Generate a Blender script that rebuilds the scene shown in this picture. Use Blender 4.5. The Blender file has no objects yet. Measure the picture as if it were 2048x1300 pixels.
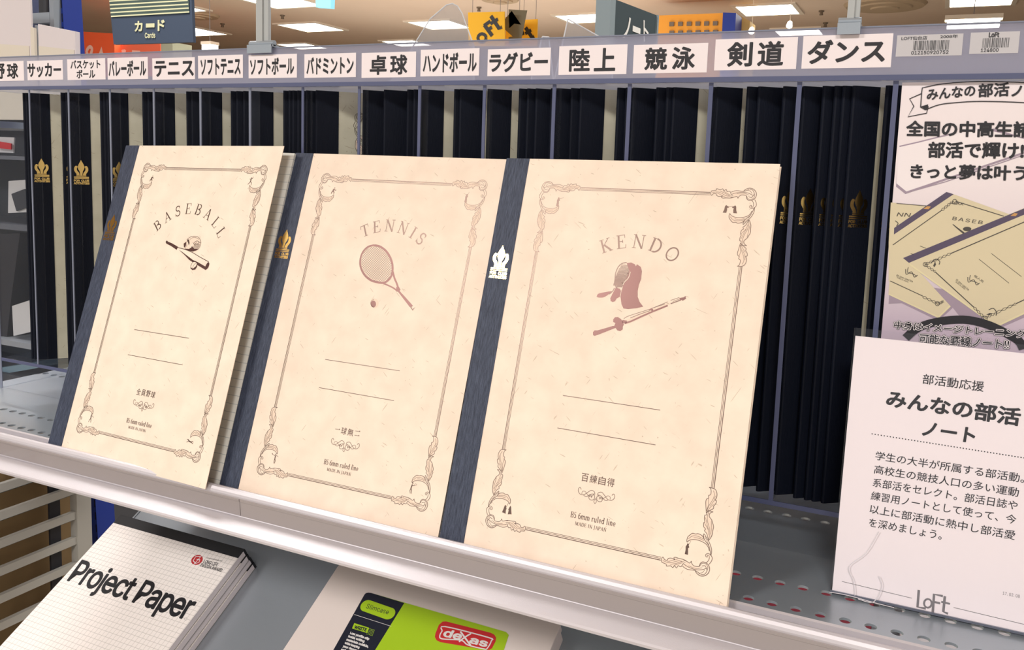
import bpy, math, random
from mathutils import Vector, Matrix
random.seed(7)
S = bpy.context.scene
COL = S.collection
# ------------------------------------------------------------------ camera
F = 1754.7; CX = 1047.67; CY = 546.57
RC = Matrix(((0.90339896, 0.42749793, 0.03340409), (0.0809051, -0.09343109, -0.99233311), (-0.42109937, 0.89917526, -0.11899232)))
CAM = Vector((0.62243, -0.45085, 0.23214))
cd = bpy.data.cameras.new('camera'); cam = bpy.data.objects.new('camera', cd); COL.objects.link(cam)
m3 = Matrix((RC[0], -RC[1], -RC[2])).transposed()
cam.matrix_world = Matrix.Translation(CAM) @ m3.to_4x4()
cd.sensor_width = 36; cd.lens = F / 2048 * 36
cd.shift_x = -(CX - 1024) / 2048; cd.shift_y = -(650 - CY) / 2048
cd.clip_start = .01; cd.clip_end = 60
S.camera = cam
# ------------------------------------------------------------------ world, lamps, exposure
S.view_settings.view_transform = 'Standard'; S.view_settings.look = 'None'
S.view_settings.gamma = 1; S.view_settings.use_curve_mapping = False
S.view_settings.exposure = -0.05
wd = bpy.data.worlds.new('world'); S.world = wd; wd.use_nodes = True
bg = wd.node_tree.nodes['Background']; bg.inputs[0].default_value = (1, .975, .955, 1); bg.inputs[1].default_value = .76

def area(name, loc, sx, sy, power, color=(1, .965, .925), rot=(0, 0, 0)):
    l = bpy.data.lights.new(name, 'AREA'); l.shape = 'RECTANGLE'; l.size = sx; l.size_y = sy; l.energy = power; l.color = color
    o = bpy.data.objects.new(name, l); COL.objects.link(o); o.location = loc; o.rotation_euler = rot
    return o
CZ = 2.1
area('ceiling_or_fill_lamp', (-1.50, -3.17, CZ - .02), .85, .7, 148)
area('ceiling_or_fill_lamp', (1.4, -3.0, CZ - .02), .85, .7, 105)
area('ceiling_or_fill_lamp', (-1.2, .5, CZ - .02), .8, .8, 50)
area('ceiling_or_fill_lamp', (1.2, 1.4, CZ - .02), .8, .8, 58)
area('ceiling_or_fill_lamp', (-4.2, 2.4, CZ - .02), 1.2, .8, 50)
area('ceiling_or_fill_lamp', (-3.5, 8, 0.2), 6, 4, 110, rot=(math.pi, 0, 0))  # unseen upward fill beneath the far ceiling, not a fixture

area('ceiling_or_fill_lamp', (-5.5, 3.2, CZ - .1), 1.5, .6, 170, rot=(math.radians(60), 0, 0))  # fill added to brighten the far orange wall, tilted towards the back

# ------------------------------------------------------------------ helpers
def lin(c):
    c = c / 255
    return c / 12.92 if c <= .04045 else ((c + .055) / 1.055) ** 2.4
def rgb(r, g, b): return (lin(r), lin(g), lin(b), 1)
def ray(x, y): return RC.transposed() @ Vector(((x - CX) / F, (y - CY) / F, 1))
def at(x, y, axis, val):
    d = ray(x, y); return CAM + d * ((val - CAM[axis]) / d[axis])
def atM(M, x, y, h=0.0):
    """pixel -> point on the plane z=h of frame M, in local coordinates"""
    Mi = M.inverted(); o = Mi @ CAM; d = Mi.to_3x3() @ ray(x, y)
    t = (h - o.z) / d.z
    return o + d * t

def mat(name, col, rough=.5, metal=0.0, spec=.5, bump=None, nodes=None, emit=None, coat=0):
    m = bpy.data.materials.new(name); m.use_nodes = True
    nt = m.node_tree; b = nt.nodes['Principled BSDF']
    b.inputs['Base Color'].default_value = col; b.inputs['Roughness'].default_value = rough
    b.inputs['Metallic'].default_value = metal; b.inputs['Specular IOR Level'].default_value = spec
    b.inputs['Coat Weight'].default_value = coat
    if emit:
        b.inputs['Emission Color'].default_value = emit[0]; b.inputs['Emission Strength'].default_value = emit[1]
    if bump:
        sc, st = bump[:2]
        tc = nt.nodes.new('ShaderNodeTexCoord'); mp = nt.nodes.new('ShaderNodeMapping')
        mp.inputs['Scale'].default_value = bump[2] if len(bump) > 2 else (1, 1, 1)
        n = nt.nodes.new('ShaderNodeTexNoise'); n.inputs['Scale'].default_value = sc; n.inputs['Detail'].default_value = 4
        bp = nt.nodes.new('ShaderNodeBump'); bp.inputs['Strength'].default_value = st; bp.inputs['Distance'].default_value = .0005
        nt.links.new(tc.outputs['Object'], mp.inputs[0]); nt.links.new(mp.outputs[0], n.inputs['Vector'])
        nt.links.new(n.outputs['Fac'], bp.inputs['Height']); nt.links.new(bp.outputs[0], b.inputs['Normal'])
    if nodes: nodes(nt, b)
    return m
def nz(nt, scale, vscale=(1, 1, 1), rot=(0, 0, 0), detail=2):
    tc = nt.nodes.new('ShaderNodeTexCoord'); mp = nt.nodes.new('ShaderNodeMapping')
    mp.inputs['Rotation'].default_value = rot; mp.inputs['Scale'].default_value = vscale
    mp.vector_type = 'TEXTURE' if False else 'POINT'
    n = nt.nodes.new('ShaderNodeTexNoise'); n.inputs['Scale'].default_value = scale; n.inputs['Detail'].default_value = detail
    r = nt.nodes.new('ShaderNodeVectorRotate'); r.rotation_type = 'Z_AXIS'; r.inputs['Angle'].default_value = rot[2]
    mp.inputs['Rotation'].default_value = (0, 0, 0)
    oi = nt.nodes.new('ShaderNodeObjectInfo'); nt.links.new(mathn(nt, 'MULTIPLY', oi.outputs['Random'], 9.0), mp.inputs['Location'])
    nt.links.new(tc.outputs['Object'], r.inputs['Vector']); nt.links.new(r.outputs[0], mp.inputs[0]); nt.links.new(mp.outputs[0], n.inputs['Vector'])
    return n.outputs['Fac']
def ramp(nt, src, p0, p1, c0=(0, 0, 0, 1), c1=(1, 1, 1, 1)):
    r = nt.nodes.new('ShaderNodeValToRGB'); e = r.color_ramp.elements
    e[0].position = p0; e[1].position = p1; e[0].color = c0; e[1].color = c1
    nt.links.new(src, r.inputs[0]); return r.outputs[0]
def mixc(nt, fac, a, b):
    m = nt.nodes.new('ShaderNodeMix'); m.data_type = 'RGBA'
    for i, v in ((0, fac), (6, a), (7, b)):
        if hasattr(v, 'links') or isinstance(v, bpy.types.NodeSocket): nt.links.new(v, m.inputs[i])
        else: m.inputs[i].default_value = v
    return m.outputs[2]
def mathn(nt, op, a, b):
    m = nt.nodes.new('ShaderNodeMath'); m.operation = op
    for i, v in ((0, a), (1, b)):
        if isinstance(v, bpy.types.NodeSocket): nt.links.new(v, m.inputs[i])
        else: m.inputs[i].default_value = v
    return m.outputs[0]

def kraft(base):
    def f(nt, b):
        mott = nz(nt, 60, detail=5)
        c = mixc(nt, ramp(nt, mott, .3, .7), rgb(*[max(0, v - 7) for v in base]), rgb(*[min(255, v + 5) for v in base]))
        for k, (rz, sx, sy, th) in enumerate(((.5, 1150, 100, .822), (-.9, 1250, 110, .826), (1.9, 1050, 120, .826), (2.7, 700, 600, .84))):
            fl = ramp(nt, nz(nt, 1.0, (sx, sy, 1), (0, 0, rz), 0), th, th + .03)
            f2 = mathn(nt, 'MULTIPLY', fl, .40)
            c = mixc(nt, f2, c, rgb(134, 112, 82))
        nt.links.new(c, b.inputs['Base Color'])
    return f
def cloth(nt, b):
    t = nz(nt, 1.0, (2600, 160, 1), detail=3); s = nz(nt, 900, detail=2)
    c = mixc(nt, ramp(nt, t, .3, .8), rgb(30, 38, 58), rgb(78, 88, 110))
    nt.links.new(c, b.inputs['Base Color'])
    bp = nt.nodes.new('ShaderNodeBump'); bp.inputs['Strength'].default_value = .5; bp.inputs['Distance'].default_value = .0002
    nt.links.new(mathn(nt, 'ADD', t, s), bp.inputs['Height']); nt.links.new(bp.outputs[0], b.inputs['Normal'])
def paperlines(nt, b):
    tc = nt.nodes.new('ShaderNodeTexCoord'); sp = nt.nodes.new('ShaderNodeSeparateXYZ'); nt.links.new(tc.outputs['Object'], sp.inputs[0])
    fr = mathn(nt, 'FRACT', mathn(nt, 'DIVIDE', sp.outputs[1], .006), 0)
    c = mixc(nt, mathn(nt, 'LESS_THAN', fr, .06), rgb(222, 222, 216), rgb(165, 172, 176))
    nt.links.new(c, b.inputs['Base Color'])
def gridlines(nt, b):
    tc = nt.nodes.new('ShaderNodeTexCoord'); sp = nt.nodes.new('ShaderNodeSeparateXYZ'); nt.links.new(tc.outputs['Object'], sp.inputs[0])
    a = mathn(nt, 'LESS_THAN', mathn(nt, 'FRACT', mathn(nt, 'DIVIDE', sp.outputs[0], .005), 0), .075)
    d = mathn(nt, 'LESS_THAN', mathn(nt, 'FRACT', mathn(nt, 'DIVIDE', sp.outputs[1], .005), 0), .075)
    c = mixc(nt, mathn(nt, 'MAXIMUM', a, d), rgb(248, 240, 236), rgb(200, 192, 188))
    nt.links.new(c, b.inputs['Base Color'])

def thin_acrylic(name, tint, refl=.035, haze=0.0, hazecol=(.5, .5, .6, 1)):
    m = bpy.data.materials.new(name); m.use_nodes = True; nt = m.node_tree; nt.nodes.clear()
    out = nt.nodes.new('ShaderNodeOutputMaterial'); tr = nt.nodes.new('ShaderNodeBsdfTransparent'); tr.inputs[0].default_value = tint
    gl = nt.nodes.new('ShaderNodeBsdfGlossy'); gl.inputs['Roughness'].default_value = .04
    lw = nt.nodes.new('ShaderNodeLayerWeight')
    fz = mathn(nt, 'ADD', mathn(nt, 'MULTIPLY', mathn(nt, 'POWER', lw.outputs['Facing'], 5.0), .9), refl)
    mx = nt.nodes.new('ShaderNodeMixShader'); nt.links.new(fz, mx.inputs[0])
    src = tr.outputs[0]
    if haze:
        df = nt.nodes.new('ShaderNodeBsdfTranslucent'); df.inputs[0].default_value = hazecol
        d2 = nt.nodes.new('ShaderNodeBsdfDiffuse'); d2.inputs[0].default_value = hazecol
        ad = nt.nodes.new('ShaderNodeMixShader'); ad.inputs[0].default_value = .5
        nt.links.new(df.outputs[0], ad.inputs[1]); nt.links.new(d2.outputs[0], ad.inputs[2])
        h = nt.nodes.new('ShaderNodeMixShader')
        h.inputs[0].default_value = haze
        nt.links.new(tr.outputs[0], h.inputs[1]); nt.links.new(ad.outputs[0], h.inputs[2]); src = h.outputs[0]
    nt.links.new(src, mx.inputs[1]); nt.links.new(gl.outputs[0], mx.inputs[2]); nt.links.new(mx.outputs[0], out.inputs[0])
    return m

M_KRAFT = mat('kraft_cover', rgb(238, 216, 184), .75, spec=.25, nodes=kraft((244, 226, 208)))
M_KDIM = mat('kraft_cover_shaded', rgb(200, 198, 176), .8, spec=.15, nodes=kraft((200, 196, 176)))  # kraft covers inside the rack, with the lid's shade mixed into the colour
M_CLOTH = mat('navy_cloth', rgb(40, 48, 70), .55, spec=.4, nodes=cloth)
M_CLOTHD = mat('navy_cloth_shaded', rgb(10, 16, 30), .6, spec=.18, bump=(1.0, .4, (2600, 160, 1)))  # same navy cloth for the racked notebooks, darkened to carry the rack's shade
M_PAGE = mat('ruled_pages', rgb(222, 222, 216), .8, nodes=paperlines)
M_INK = mat('copper_brown_ink', rgb(104, 86, 78), .36, metal=.8)
M_INK2 = mat('copper_brown_ink_fill', rgb(108, 80, 76), .36, metal=.8)
M_INKL = mat('pale_leaf_ink', rgb(236, 214, 194), .7)
M_GOLD = mat('gold_foil', rgb(226, 188, 112), .22, metal=1)
M_WHITE = mat('white_card', rgb(240, 231, 234), .6)
M_BLACK = mat('black_print', rgb(34, 34, 40), .6)
M_GREYP = mat('grey_print', rgb(120, 116, 120), .6)
M_STEEL = mat('painted_steel', rgb(164, 174, 184), .30, metal=.45, bump=(900, .12))
M_RAIL = mat('silver_rail', rgb(206, 202, 208), .42, metal=.3, bump=(1500, .12))
M_SHELF2 = mat('grey_lower_shelf', rgb(160, 166, 174), .32, metal=.4, bump=(900, .1))
M_BLUE = mat('blue_paint', rgb(18, 52, 150), .5)
M_BLUED = mat('dark_slot', rgb(8, 16, 50), .7)
M_ACR = thin_acrylic('clear_acrylic', (.99, .99, .995, 1), refl=.012)
M_ACRSIDE = thin_acrylic('side_acrylic', (.90, .92, .95, 1), haze=.05, hazecol=(.35, .4, .5, 1))
M_STRIP = thin_acrylic('strip_acrylic', (.86, .87, .92, 1), haze=.45, hazecol=(.50, .50, .60, 1))
M_LID = thin_acrylic('lid_acrylic', (.85, .87, .95, 1), haze=.85, hazecol=(.88, .90, 1, 1))
M_EDGE = mat('acrylic_edge', rgb(84, 90, 122), .25, spec=.6)
M_EDGEL = mat('acrylic_light_edge', rgb(128, 134, 152), .2, spec=.6)

def link(name, me, parent=None, m=None, M=None):
    o = bpy.data.objects.new(name, me); COL.objects.link(o)
    if m is not None and len(me.materials) == 0: me.materials.append(m)
    if parent is not None: o.parent = parent
    if M is not None: o.matrix_local = M
    return o
def thing(name, label, cat, M=None, group=None):
    o = bpy.data.objects.new(name, None); COL.objects.link(o); o.empty_display_size = .02
    if M is not None: o.matrix_world = M
    o['label'] = label; o['category'] = cat
    if group: o['group'] = group
    return o
def tag(o, label, cat, group=None):
    o['label'] = label; o['category'] = cat
    if group: o['group'] = group
    return o
def me_from(vs, fs, name='mesh'):
    me = bpy.data.meshes.new(name); me.from_pydata([tuple(v) for v in vs], [], fs); me.update(); return me
class MB:
    def __init__(s): s.v = []; s.f = []; s.mi = []; s.mats = []
    def add(s, vs, fs, mi=0):
        b = len(s.v); s.v += [tuple(v) for v in vs]; s.f += [tuple(i + b for i in f) for f in fs]; s.mi += [mi] * len(fs); return s
    def box(s, x0, x1, y0, y1, z0, z1, mi=0, T=None):
        v = [Vector((x, y, z)) for x in (x0, x1) for y in (y0, y1) for z in (z0, z1)]
        if T is not None: v = [T @ p for p in v]
        return s.add(v, [(0, 1, 3, 2), (4, 6, 7, 5), (0, 4, 5, 1), (2, 3, 7, 6), (0, 2, 6, 4), (1, 5, 7, 3)], mi)
    def prism(s, poly, ext, mi=0):
        """poly: list of 3-D points, ext: extrusion vector"""
        n = len(poly); e = Vector(ext)
        v = [Vector(p) for p in poly] + [Vector(p) + e for p in poly]
        return s.add(v, [tuple(range(n))[::-1], tuple(range(n, 2 * n))] + [(i, (i + 1) % n, n + (i + 1) % n, n + i) for i in range(n)], mi)
    def tube(s, a, b, r, n=10, mi=0, r2=None):
        a = Vector(a); b = Vector(b); d = (b - a).normalized(); u = d.orthogonal().normalized(); w = d.cross(u); r2 = r if r2 is None else r2
        v = [a + (u * math.cos(t) + w * math.sin(t)) * r for t in [2 * math.pi * k / n for k in range(n)]] + [b + (u * math.cos(t) + w * math.sin(t)) * r2 for t in [2 * math.pi * k / n for k in range(n)]]
        return s.add(v, [tuple(range(n))[::-1], tuple(range(n, 2 * n))] + [(i, (i + 1) % n, n + (i + 1) % n, n + i) for i in range(n)], mi)
    def obj(s, name, m, parent=None, M=None, bevel=0):
        me = me_from(s.v, s.f, name)
        for x in (m if isinstance(m, (list, tuple)) else [m]): me.materials.append(x)
        for p, i in zip(me.polygons, s.mi): p.material_index = i
        o = link(name, me, parent, None, M)
        if bevel:
            b = o.modifiers.new('bevel', 'BEVEL'); b.width = bevel; b.segments = 2; b.limit_method = 'ANGLE'
        return o

# --- text
_tc = {}
INTER = None
try:
    import os
    _p = os.path.join(bpy.utils.resource_path('LOCAL'), 'datafiles', 'fonts', 'Inter.woff2')
    if os.path.exists(_p): INTER = bpy.data.fonts.load(_p)      # the sans-serif face that comes with Blender
except Exception:
    INTER = None
def text_geo(s, off=0.0, space=1.0):
    k = (s, off, space)
    if k in _tc: return _tc[k]
    if off > 0:
        v, f = text_geo(s, 0.0, space); cnt = {}
        for p in f:
            for a, b in zip(p, p[1:] + p[:1]): cnt.setdefault((min(a, b), max(a, b)), []).append(1)
        v2 = list(v); f2 = list(f)
        for (a, b), c_ in cnt.items():
            if len(c_) != 1: continue
            (x0, y0), (x1, y1) = v[a], v[b]; dx, dy = x1 - x0, y1 - y0; L = math.hypot(dx, dy)
            if L < 1e-7: continue
            dx, dy = dx / L * off, dy / L * off; i = len(v2); e = .45
            v2 += [(x0 - dx * e + dy, y0 - dy * e - dx), (x1 + dx * e + dy, y1 + dy * e - dx), (x1 + dx * e - dy, y1 + dy * e + dx), (x0 - dx * e - dy, y0 - dy * e + dx)]
            f2.append((i, i + 1, i + 2, i + 3))
        _tc[k] = (v2, f2); return _tc[k]
    c = bpy.data.curves.new('t', 'FONT'); c.body = s; c.size = 1; c.resolution_u = 3; c.font = INTER if (INTER is not None and s.isascii()) else c.font; c.space_character = space
    o = bpy.data.objects.new('t', c); COL.objects.link(o)
    dg = bpy.context.evaluated_depsgraph_get(); dg.update()
    me = bpy.data.meshes.new_from_object(o.evaluated_get(dg))
    v = [(p.co.x, p.co.y) for p in me.vertices]; f = [tuple(p.vertices) for p in me.polygons]
    bpy.data.objects.remove(o); bpy.data.curves.remove(c); bpy.data.meshes.remove(me)
    _tc[k] = (v, f); return v, f
def smooth(pts, n=5):
    if len(pts) < 3: return pts
    out = []
    P = [pts[0]] + list(pts) + [pts[-1]]
    for i in range(1, len(P) - 2):
        p0, p1, p2, p3 = P[i - 1:i + 3]
        for k in range(n):
            t = k / n
            out.append(tuple(.5 * ((2 * b) + (-a + c) * t + (2 * a - 5 * b + 4 * c - d) * t * t + (-a + 3 * b - 3 * c + d) * t ** 3) for a, b, c, d in zip(p0, p1, p2, p3)))
    out.append(pts[-1]); return out
class Ink:
    """flat print: collects strokes, polygons and lettering in a surface's own x-y plane"""
    def __init__(s, M=None, scale=None, ox=0, oy=0, h=.00008):
        s.mb = MB(); s.M = M; s.z = h; s.sc = scale; s.ox = ox; s.oy = oy; s.h0 = h
    def zoom(s, scale, ox, oy): s.sc = scale; s.ox = ox; s.oy = oy; return s
    def c(s, p):
        if s.M is None: return (p[0] * .001, p[1] * .001)
        x, y = (p[0] / s.sc + s.ox, p[1] / s.sc + s.oy) if s.sc else p
        q = atM(s.M, x, y); return (q.x, q.y)
    def poly(s, pts, lvl=0, mi=0, sm=False, raw=False):
        q = [s.c(p) for p in pts] if not raw else pts
        if sm: q = smooth(list(q) + [q[0]], 4)[:-1]
        z = s.z + lvl * .00003
        from mathutils.geometry import tessellate_polygon
        tris = tessellate_polygon([[Vector((a, b, 0)) for a, b in q]])
        fs = []
        for t in tris:
            a, b, c_ = [q[i] for i in t]
            cr = (b[0] - a[0]) * (c_[1] - a[1]) - (b[1] - a[1]) * (c_[0] - a[0])
            fs.append(tuple(t) if cr > 0 else tuple(t)[::-1])
        s.mb.add([(a, b, z) for a, b in q], fs, mi); return s
    def stroke(s, pts, w, lvl=0, mi=0, sm=True, w2=None, closed=False, raw=False, n=4):
        q = [s.c(p) for p in pts] if not raw else list(pts)
        if closed: q = q + [q[0]]
        if sm: q = smooth(q, n)
        w = w * .001; w2 = w if w2 is None else w2 * .001; N = len(q); s.k = getattr(s, 'k', 0) + 1; z = s.z + lvl * .00003 + .0000035 * (s.k % 8)
        vs = []
        for i, (x, y) in enumerate(q):
            a = q[max(0, i - 1)]; b = q[min(N - 1, i + 1)]
            dx, dy = b[0] - a[0], b[1] - a[1]; L = math.hypot(dx, dy) or 1e-9
            ww = (w + (w2 - w) * i / (N - 1)) / 2
            vs += [(x - dy / L * ww, y + dx / L * ww, z), (x + dy / L * ww, y - dx / L * ww, z)]
        s.mb.add(vs, [(2 * i, 2 * i + 1, 2 * i + 3, 2 * i + 2) for i in range(N - 1)], mi); return s
    def circle(s, cx, cy, rx, ry=None, lvl=0, mi=0, n=20, rot=0):
        ry = ry or rx
        return s.poly([(cx + rx * math.cos(t) * math.cos(rot) - ry * math.sin(t) * math.sin(rot), cy + rx * math.cos(t) * math.sin(rot) + ry * math.sin(t) * math.cos(rot)) for t in [2 * math.pi * k / n for k in range(n)]], lvl, mi)
    def text(s, t, bl, br, tl, off=0.0, lvl=0, mi=0, mode='box', space=1.0, grow=0.0):
        v, f = text_geo(t, off, space)
        v0, _ = text_geo(t, 0.0, space)
        x0 = min(p[0] for p in v0); x1 = max(p[0] for p in v0)
        if mode == 'box': y0 = min(p[1] for p in v0); y1 = max(p[1] for p in v0)
        else: y0 = 0; y1 = max(p[1] for p in text_geo('H')[0])
        A = Vector(s.c(bl)); B = Vector(s.c(br)); C = Vector(s.c(tl)); ex = (B - A) / (x1 - x0); ey = (C - A) / (y1 - y0)
        z = s.z + lvl * .00003; nb = len(v0) if off > 0 else 10 ** 9
        s.mb.add([(*(A + ex * (x - x0) + ey * (y - y0)), z + (.000022 if i < nb else .000003 * (((i - nb) // 4) % 7))) for i, (x, y) in enumerate(v)], f, mi); return s
    def obj(s, name, m, parent): return s.mb.obj(name, m, parent)

# --- a small stroke-drawn serif alphabet (cap height 1)
def arc(cx, cy, rx, ry, a0, a1, n=10): return [(cx + rx * math.cos(math.radians(a0 + (a1 - a0) * k / n)), cy + ry * math.sin(math.radians(a0 + (a1 - a0) * k / n))) for k in range(n + 1)]
TK, TN, SF = .115, .045, .035
SER = {
 'B': (.66, [([(.16, 0), (.16, 1)], TK), ([(.02, .98), (.38, .98)], SF), ([(.02, .02), (.4, .02)], SF), ([(.16, .53), (.38, .53)], TN), (arc(.36, .76, .2, .22, 90, -90), .09), (arc(.36, .27, .25, .25, 90, -90), .1)]),
 'A': (.76, [([(.38, 1), (.12, .02)], TN), ([(.37, 1), (.64, .02)], TK), ([(.2, .35), (.52, .35)], TN), ([(0, .02), (.26, .02)], SF), ([(.5, .02), (.78, .02)], SF)]),
 'S': (.56, [(arc(.27, .74, .2, .24, 30, 250) + arc(.27, .27, .22, .25, 80, -150), .09), ([(.45, .98), (.46, .72)], SF), ([(.04, .3), (.04, .02)], SF)]),
 'E': (.64, [([(.16, 0), (.16, 1)], TK), ([(.02, .98), (.56, .98)], SF), ([(.02, .02), (.6, .02)], SF), ([(.56, 1), (.57, .76)], SF), ([(.59, 0), (.62, .27)], SF), ([(.16, .52), (.42, .52)], TN), ([(.42, .64), (.42, .4)], SF)]),
 'L': (.6, [([(.16, 0), (.16, 1)], TK), ([(.02, .98), (.32, .98)], SF), ([(.02, .02), (.56, .02)], SF), ([(.55, 0), (.58, .3)], SF)]),
 'T': (.68, [([(.34, 0), (.34, 1)], TK), ([(.04, .97), (.64, .97)], TN), ([(.04, 1), (.02, .72)], SF), ([(.64, 1), (.66, .72)], SF), ([(.18, .02), (.5, .02)], SF)]),
 'N': (.8, [([(.14, 0), (.14, 1)], TN), ([(.12, 1), (.66, 0)], TK), ([(.67, 0), (.67, 1)], TN), ([(0, .98), (.2, .98)], SF), ([(.02, .02), (.28, .02)], SF), ([(.54, .98), (.8, .98)], SF)]),
 'I': (.34, [([(.17, 0), (.17, 1)], TK), ([(.02, .98), (.32, .98)], SF), ([(.02, .02), (.32, .02)], SF)]),
 'K': (.74, [([(.16, 0), (.16, 1)], TK), ([(.02, .98), (.32, .98)], SF), ([(.02, .02), (.32, .02)], SF), ([(.62, .98), (.18, .46)], TN), ([(.28, .56), (.64, .02)], TK), ([(.5, .98), (.72, .98)], SF), ([(.52, .02), (.76, .02)], SF)]),
 'D': (.78, [([(.16, 0), (.16, 1)], TK), ([(.02, .98), (.36, .98)], SF), ([(.02, .02), (.36, .02)], SF), (arc(.32, .5, .38, .48, 90, -90, 14), .1)]),
 'O': (.8, [(arc(.4, .5, .35, .48, 0, 360, 24), .085)]),
 'M': (.92, [([(.14, 0), (.14, 1)], TN), ([(.13, 1), (.44, .05)], TK), ([(.44, .05), (.76, 1)], TN), ([(.77, 0), (.77, 1)], TK), ([(0, .98), (.18, .98)], SF), ([(.02, .02), (.26, .02)], SF), ([(.74, .98), (.92, .98)], SF), ([(.64, .02), (.92, .02)], SF)]),
 'J': (.4, [([(.24, 1), (.24, .1), (.14, -.14), (.02, -.16)], .1), ([(.08, .98), (.4, .98)], SF)]),
 'P': (.62, [([(.16, 0), (.16, 1)], TK), ([(.02, .98), (.36, .98)], SF), ([(.02, .02), (.34, .02)], SF), (arc(.34, .73, .22, .25, 90, -90), .1), ([(.16, .48), (.34, .48)], TN)]),
 '5': (.52, [([(.44, .98), (.12, .98), (.1, .56)], .06), (arc(.24, .3, .22, .29, 115, -140), .09)]),
 '6': (.54, [(arc(.27, .3, .21, .28, 0, 360, 16), .09), (arc(.5, .38, .44, .6, 92, 185), .08)]),
 'm': (.92, [([(.12, 0), (.12, .66)], .11), (arc(.3, .44, .17, .2, 160, 0) + [(.47, 0)], .1), (arc(.64, .44, .17, .2, 160, 0) + [(.81, 0)], .1), ([(.02, .02), (.23, .02)], SF), ([(.37, .02), (.58, .02)], SF), ([(.71, .02), (.92, .02)], SF), ([(.02, .64), (.13, .64)], SF)]),
 'r': (.44, [([(.12, 0), (.12, .66)], .11), (arc(.3, .42, .16, .22, 160, 50), .08), ([(.02, .02), (.26, .02)], SF), ([(.02, .64), (.13, .64)], SF)]),
 'u': (.62, [([(.12, .66), (.12, .2)] + arc(.29, .2, .17, .18, 180, 330), .1), ([(.47, 0), (.47, .66)], .11), ([(.02, .64), (.13, .64)], SF), ([(.36, .64), (.48, .64)], SF), ([(.46, .02), (.58, .02)], SF)]),
 'l': (.3, [([(.14, 0), (.14, 1.05)], .11), ([(.03, .02), (.26, .02)], SF), ([(.03, 1.03), (.14, 1.03)], SF)]),
 'e': (.52, [([(.07, .36), (.45, .36)] + arc(.26, .34, .19, .31, 5, 320), .08)]),
 'd': (.6, [(arc(.26, .32, .2, .32, 0, 360, 16), .09), ([(.46, 0), (.46, 1.05)], .11), ([(.34, 1.03), (.46, 1.03)], SF), ([(.46, .02), (.58, .02)], SF)]),
 'i': (.3, [([(.14, 0), (.14, .66)], .11), ([(.03, .02), (.26, .02)], SF), ([(.03, .64), (.14, .64)], SF), ([(.08, .9), (.2, .9)], .12)]),
 'n': (.62, [([(.12, 0), (.12, .66)], .11), (arc(.3, .44, .17, .2, 160, 0) + [(.47, 0)], .1), ([(.02, .02), (.23, .02)], SF), ([(.37, .02), (.58, .02)], SF), ([(.02, .64), (.13, .64)], SF)]),
 ' ': (.3, [])}
def serif_line(ink, s, x, y, h, xend=None, bold=1.0, gap=.07):
    """mm coordinates, straight line"""
    wtot = sum(SER[c][0] + gap for c in s); kx = (xend - x) / wtot if xend else h
    cx = 0
    for ch in s:
        w, st = SER[ch]
        for pts, wd_ in st:
            ink.stroke([((x + (cx + px) * kx) * .001, (y + py * h) * .001) for px, py in pts], wd_ * (h + kx) / 2 * bold, sm=False, raw=True)
        cx += w + gap
TB = 1.0
def serif_arc(ink, s, cu, cv, R, h, degs):
    for ch, a in zip(s, degs):
        w, st = SER[ch]; t = math.radians(a); ex = (math.cos(t), -math.sin(t)); ey = (math.sin(t), math.cos(t))
        for pts, wd_ in st:
            q = []
            for px, py in pts:
                lx = (px - w / 2) * h * 1.14; ly = R + py * h
                q.append(((cu + ex[0] * lx + ey[0] * ly) * .001, (cv + ex[1] * lx + ey[1] * ly) * .001))
            ink.stroke(q, wd_ * h * TB, sm=False, raw=True)

# ================================================================== SETTING
D = .08773; ZB = .29035; PITCH = .05185; X0 = -.13057
def ceil_col(nt, b):
    c = mixc(nt, nz(nt, .8, detail=3), rgb(206, 180, 156), rgb(222, 200, 176)); nt.links.new(c, b.inputs['Base Color'])
M_CEIL = mat('ceiling_paint', rgb(214, 190, 165), .9, nodes=ceil_col)
def structure(o): o['kind'] = 'structure'; return o
structure(MB().box(-20, 11, -8, 17.0, CZ, CZ + .05).obj('ceiling', M_CEIL))
structure(MB().box(-20, 11, 17.0, 17.1, CZ - .18, CZ + .05).obj('trim_1', mat('bulkhead_paint', rgb(200, 172, 150), .9)))
structure(MB().box(-20, 11, 17.1, 25, CZ - .18, CZ - .13).obj('trim_2', mat('far_ceiling_paint', rgb(214, 200, 176), .9)))
structure(MB().box(-20, 11, 25, 25.1, -1.1, CZ).obj('wall_back', mat('far_wall_paint', rgb(196, 186, 166), .9)))
structure(MB().box(-20, -19.9, -8, 25, -1.1, CZ).obj('wall_left', mat('side_wall_paint', rgb(190, 178, 160), .9)))
def floor_n(nt, b):
    tc = nt.nodes.new('ShaderNodeTexCoord'); br = nt.nodes.new('ShaderNodeTexBrick'); br.offset = 0
    br.inputs['Scale'].default_value = 2; br.inputs['Color1'].default_value = rgb(170, 160, 145); br.inputs['Color2'].default_value = rgb(176, 166, 150); br.inputs['Mortar'].default_value = rgb(120, 112, 100)
    br.inputs['Mortar Size'].default_value = .004; nt.links.new(tc.outputs['Object'], br.inputs[0]); nt.links.new(br.outputs[0], b.inputs['Base Color'])
structure(MB().box(-20, 11, -8, 25, -1.15, -1.1).obj('floor', mat('floor_tiles', rgb(170, 160, 145), .4, nodes=floor_n)))

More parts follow.
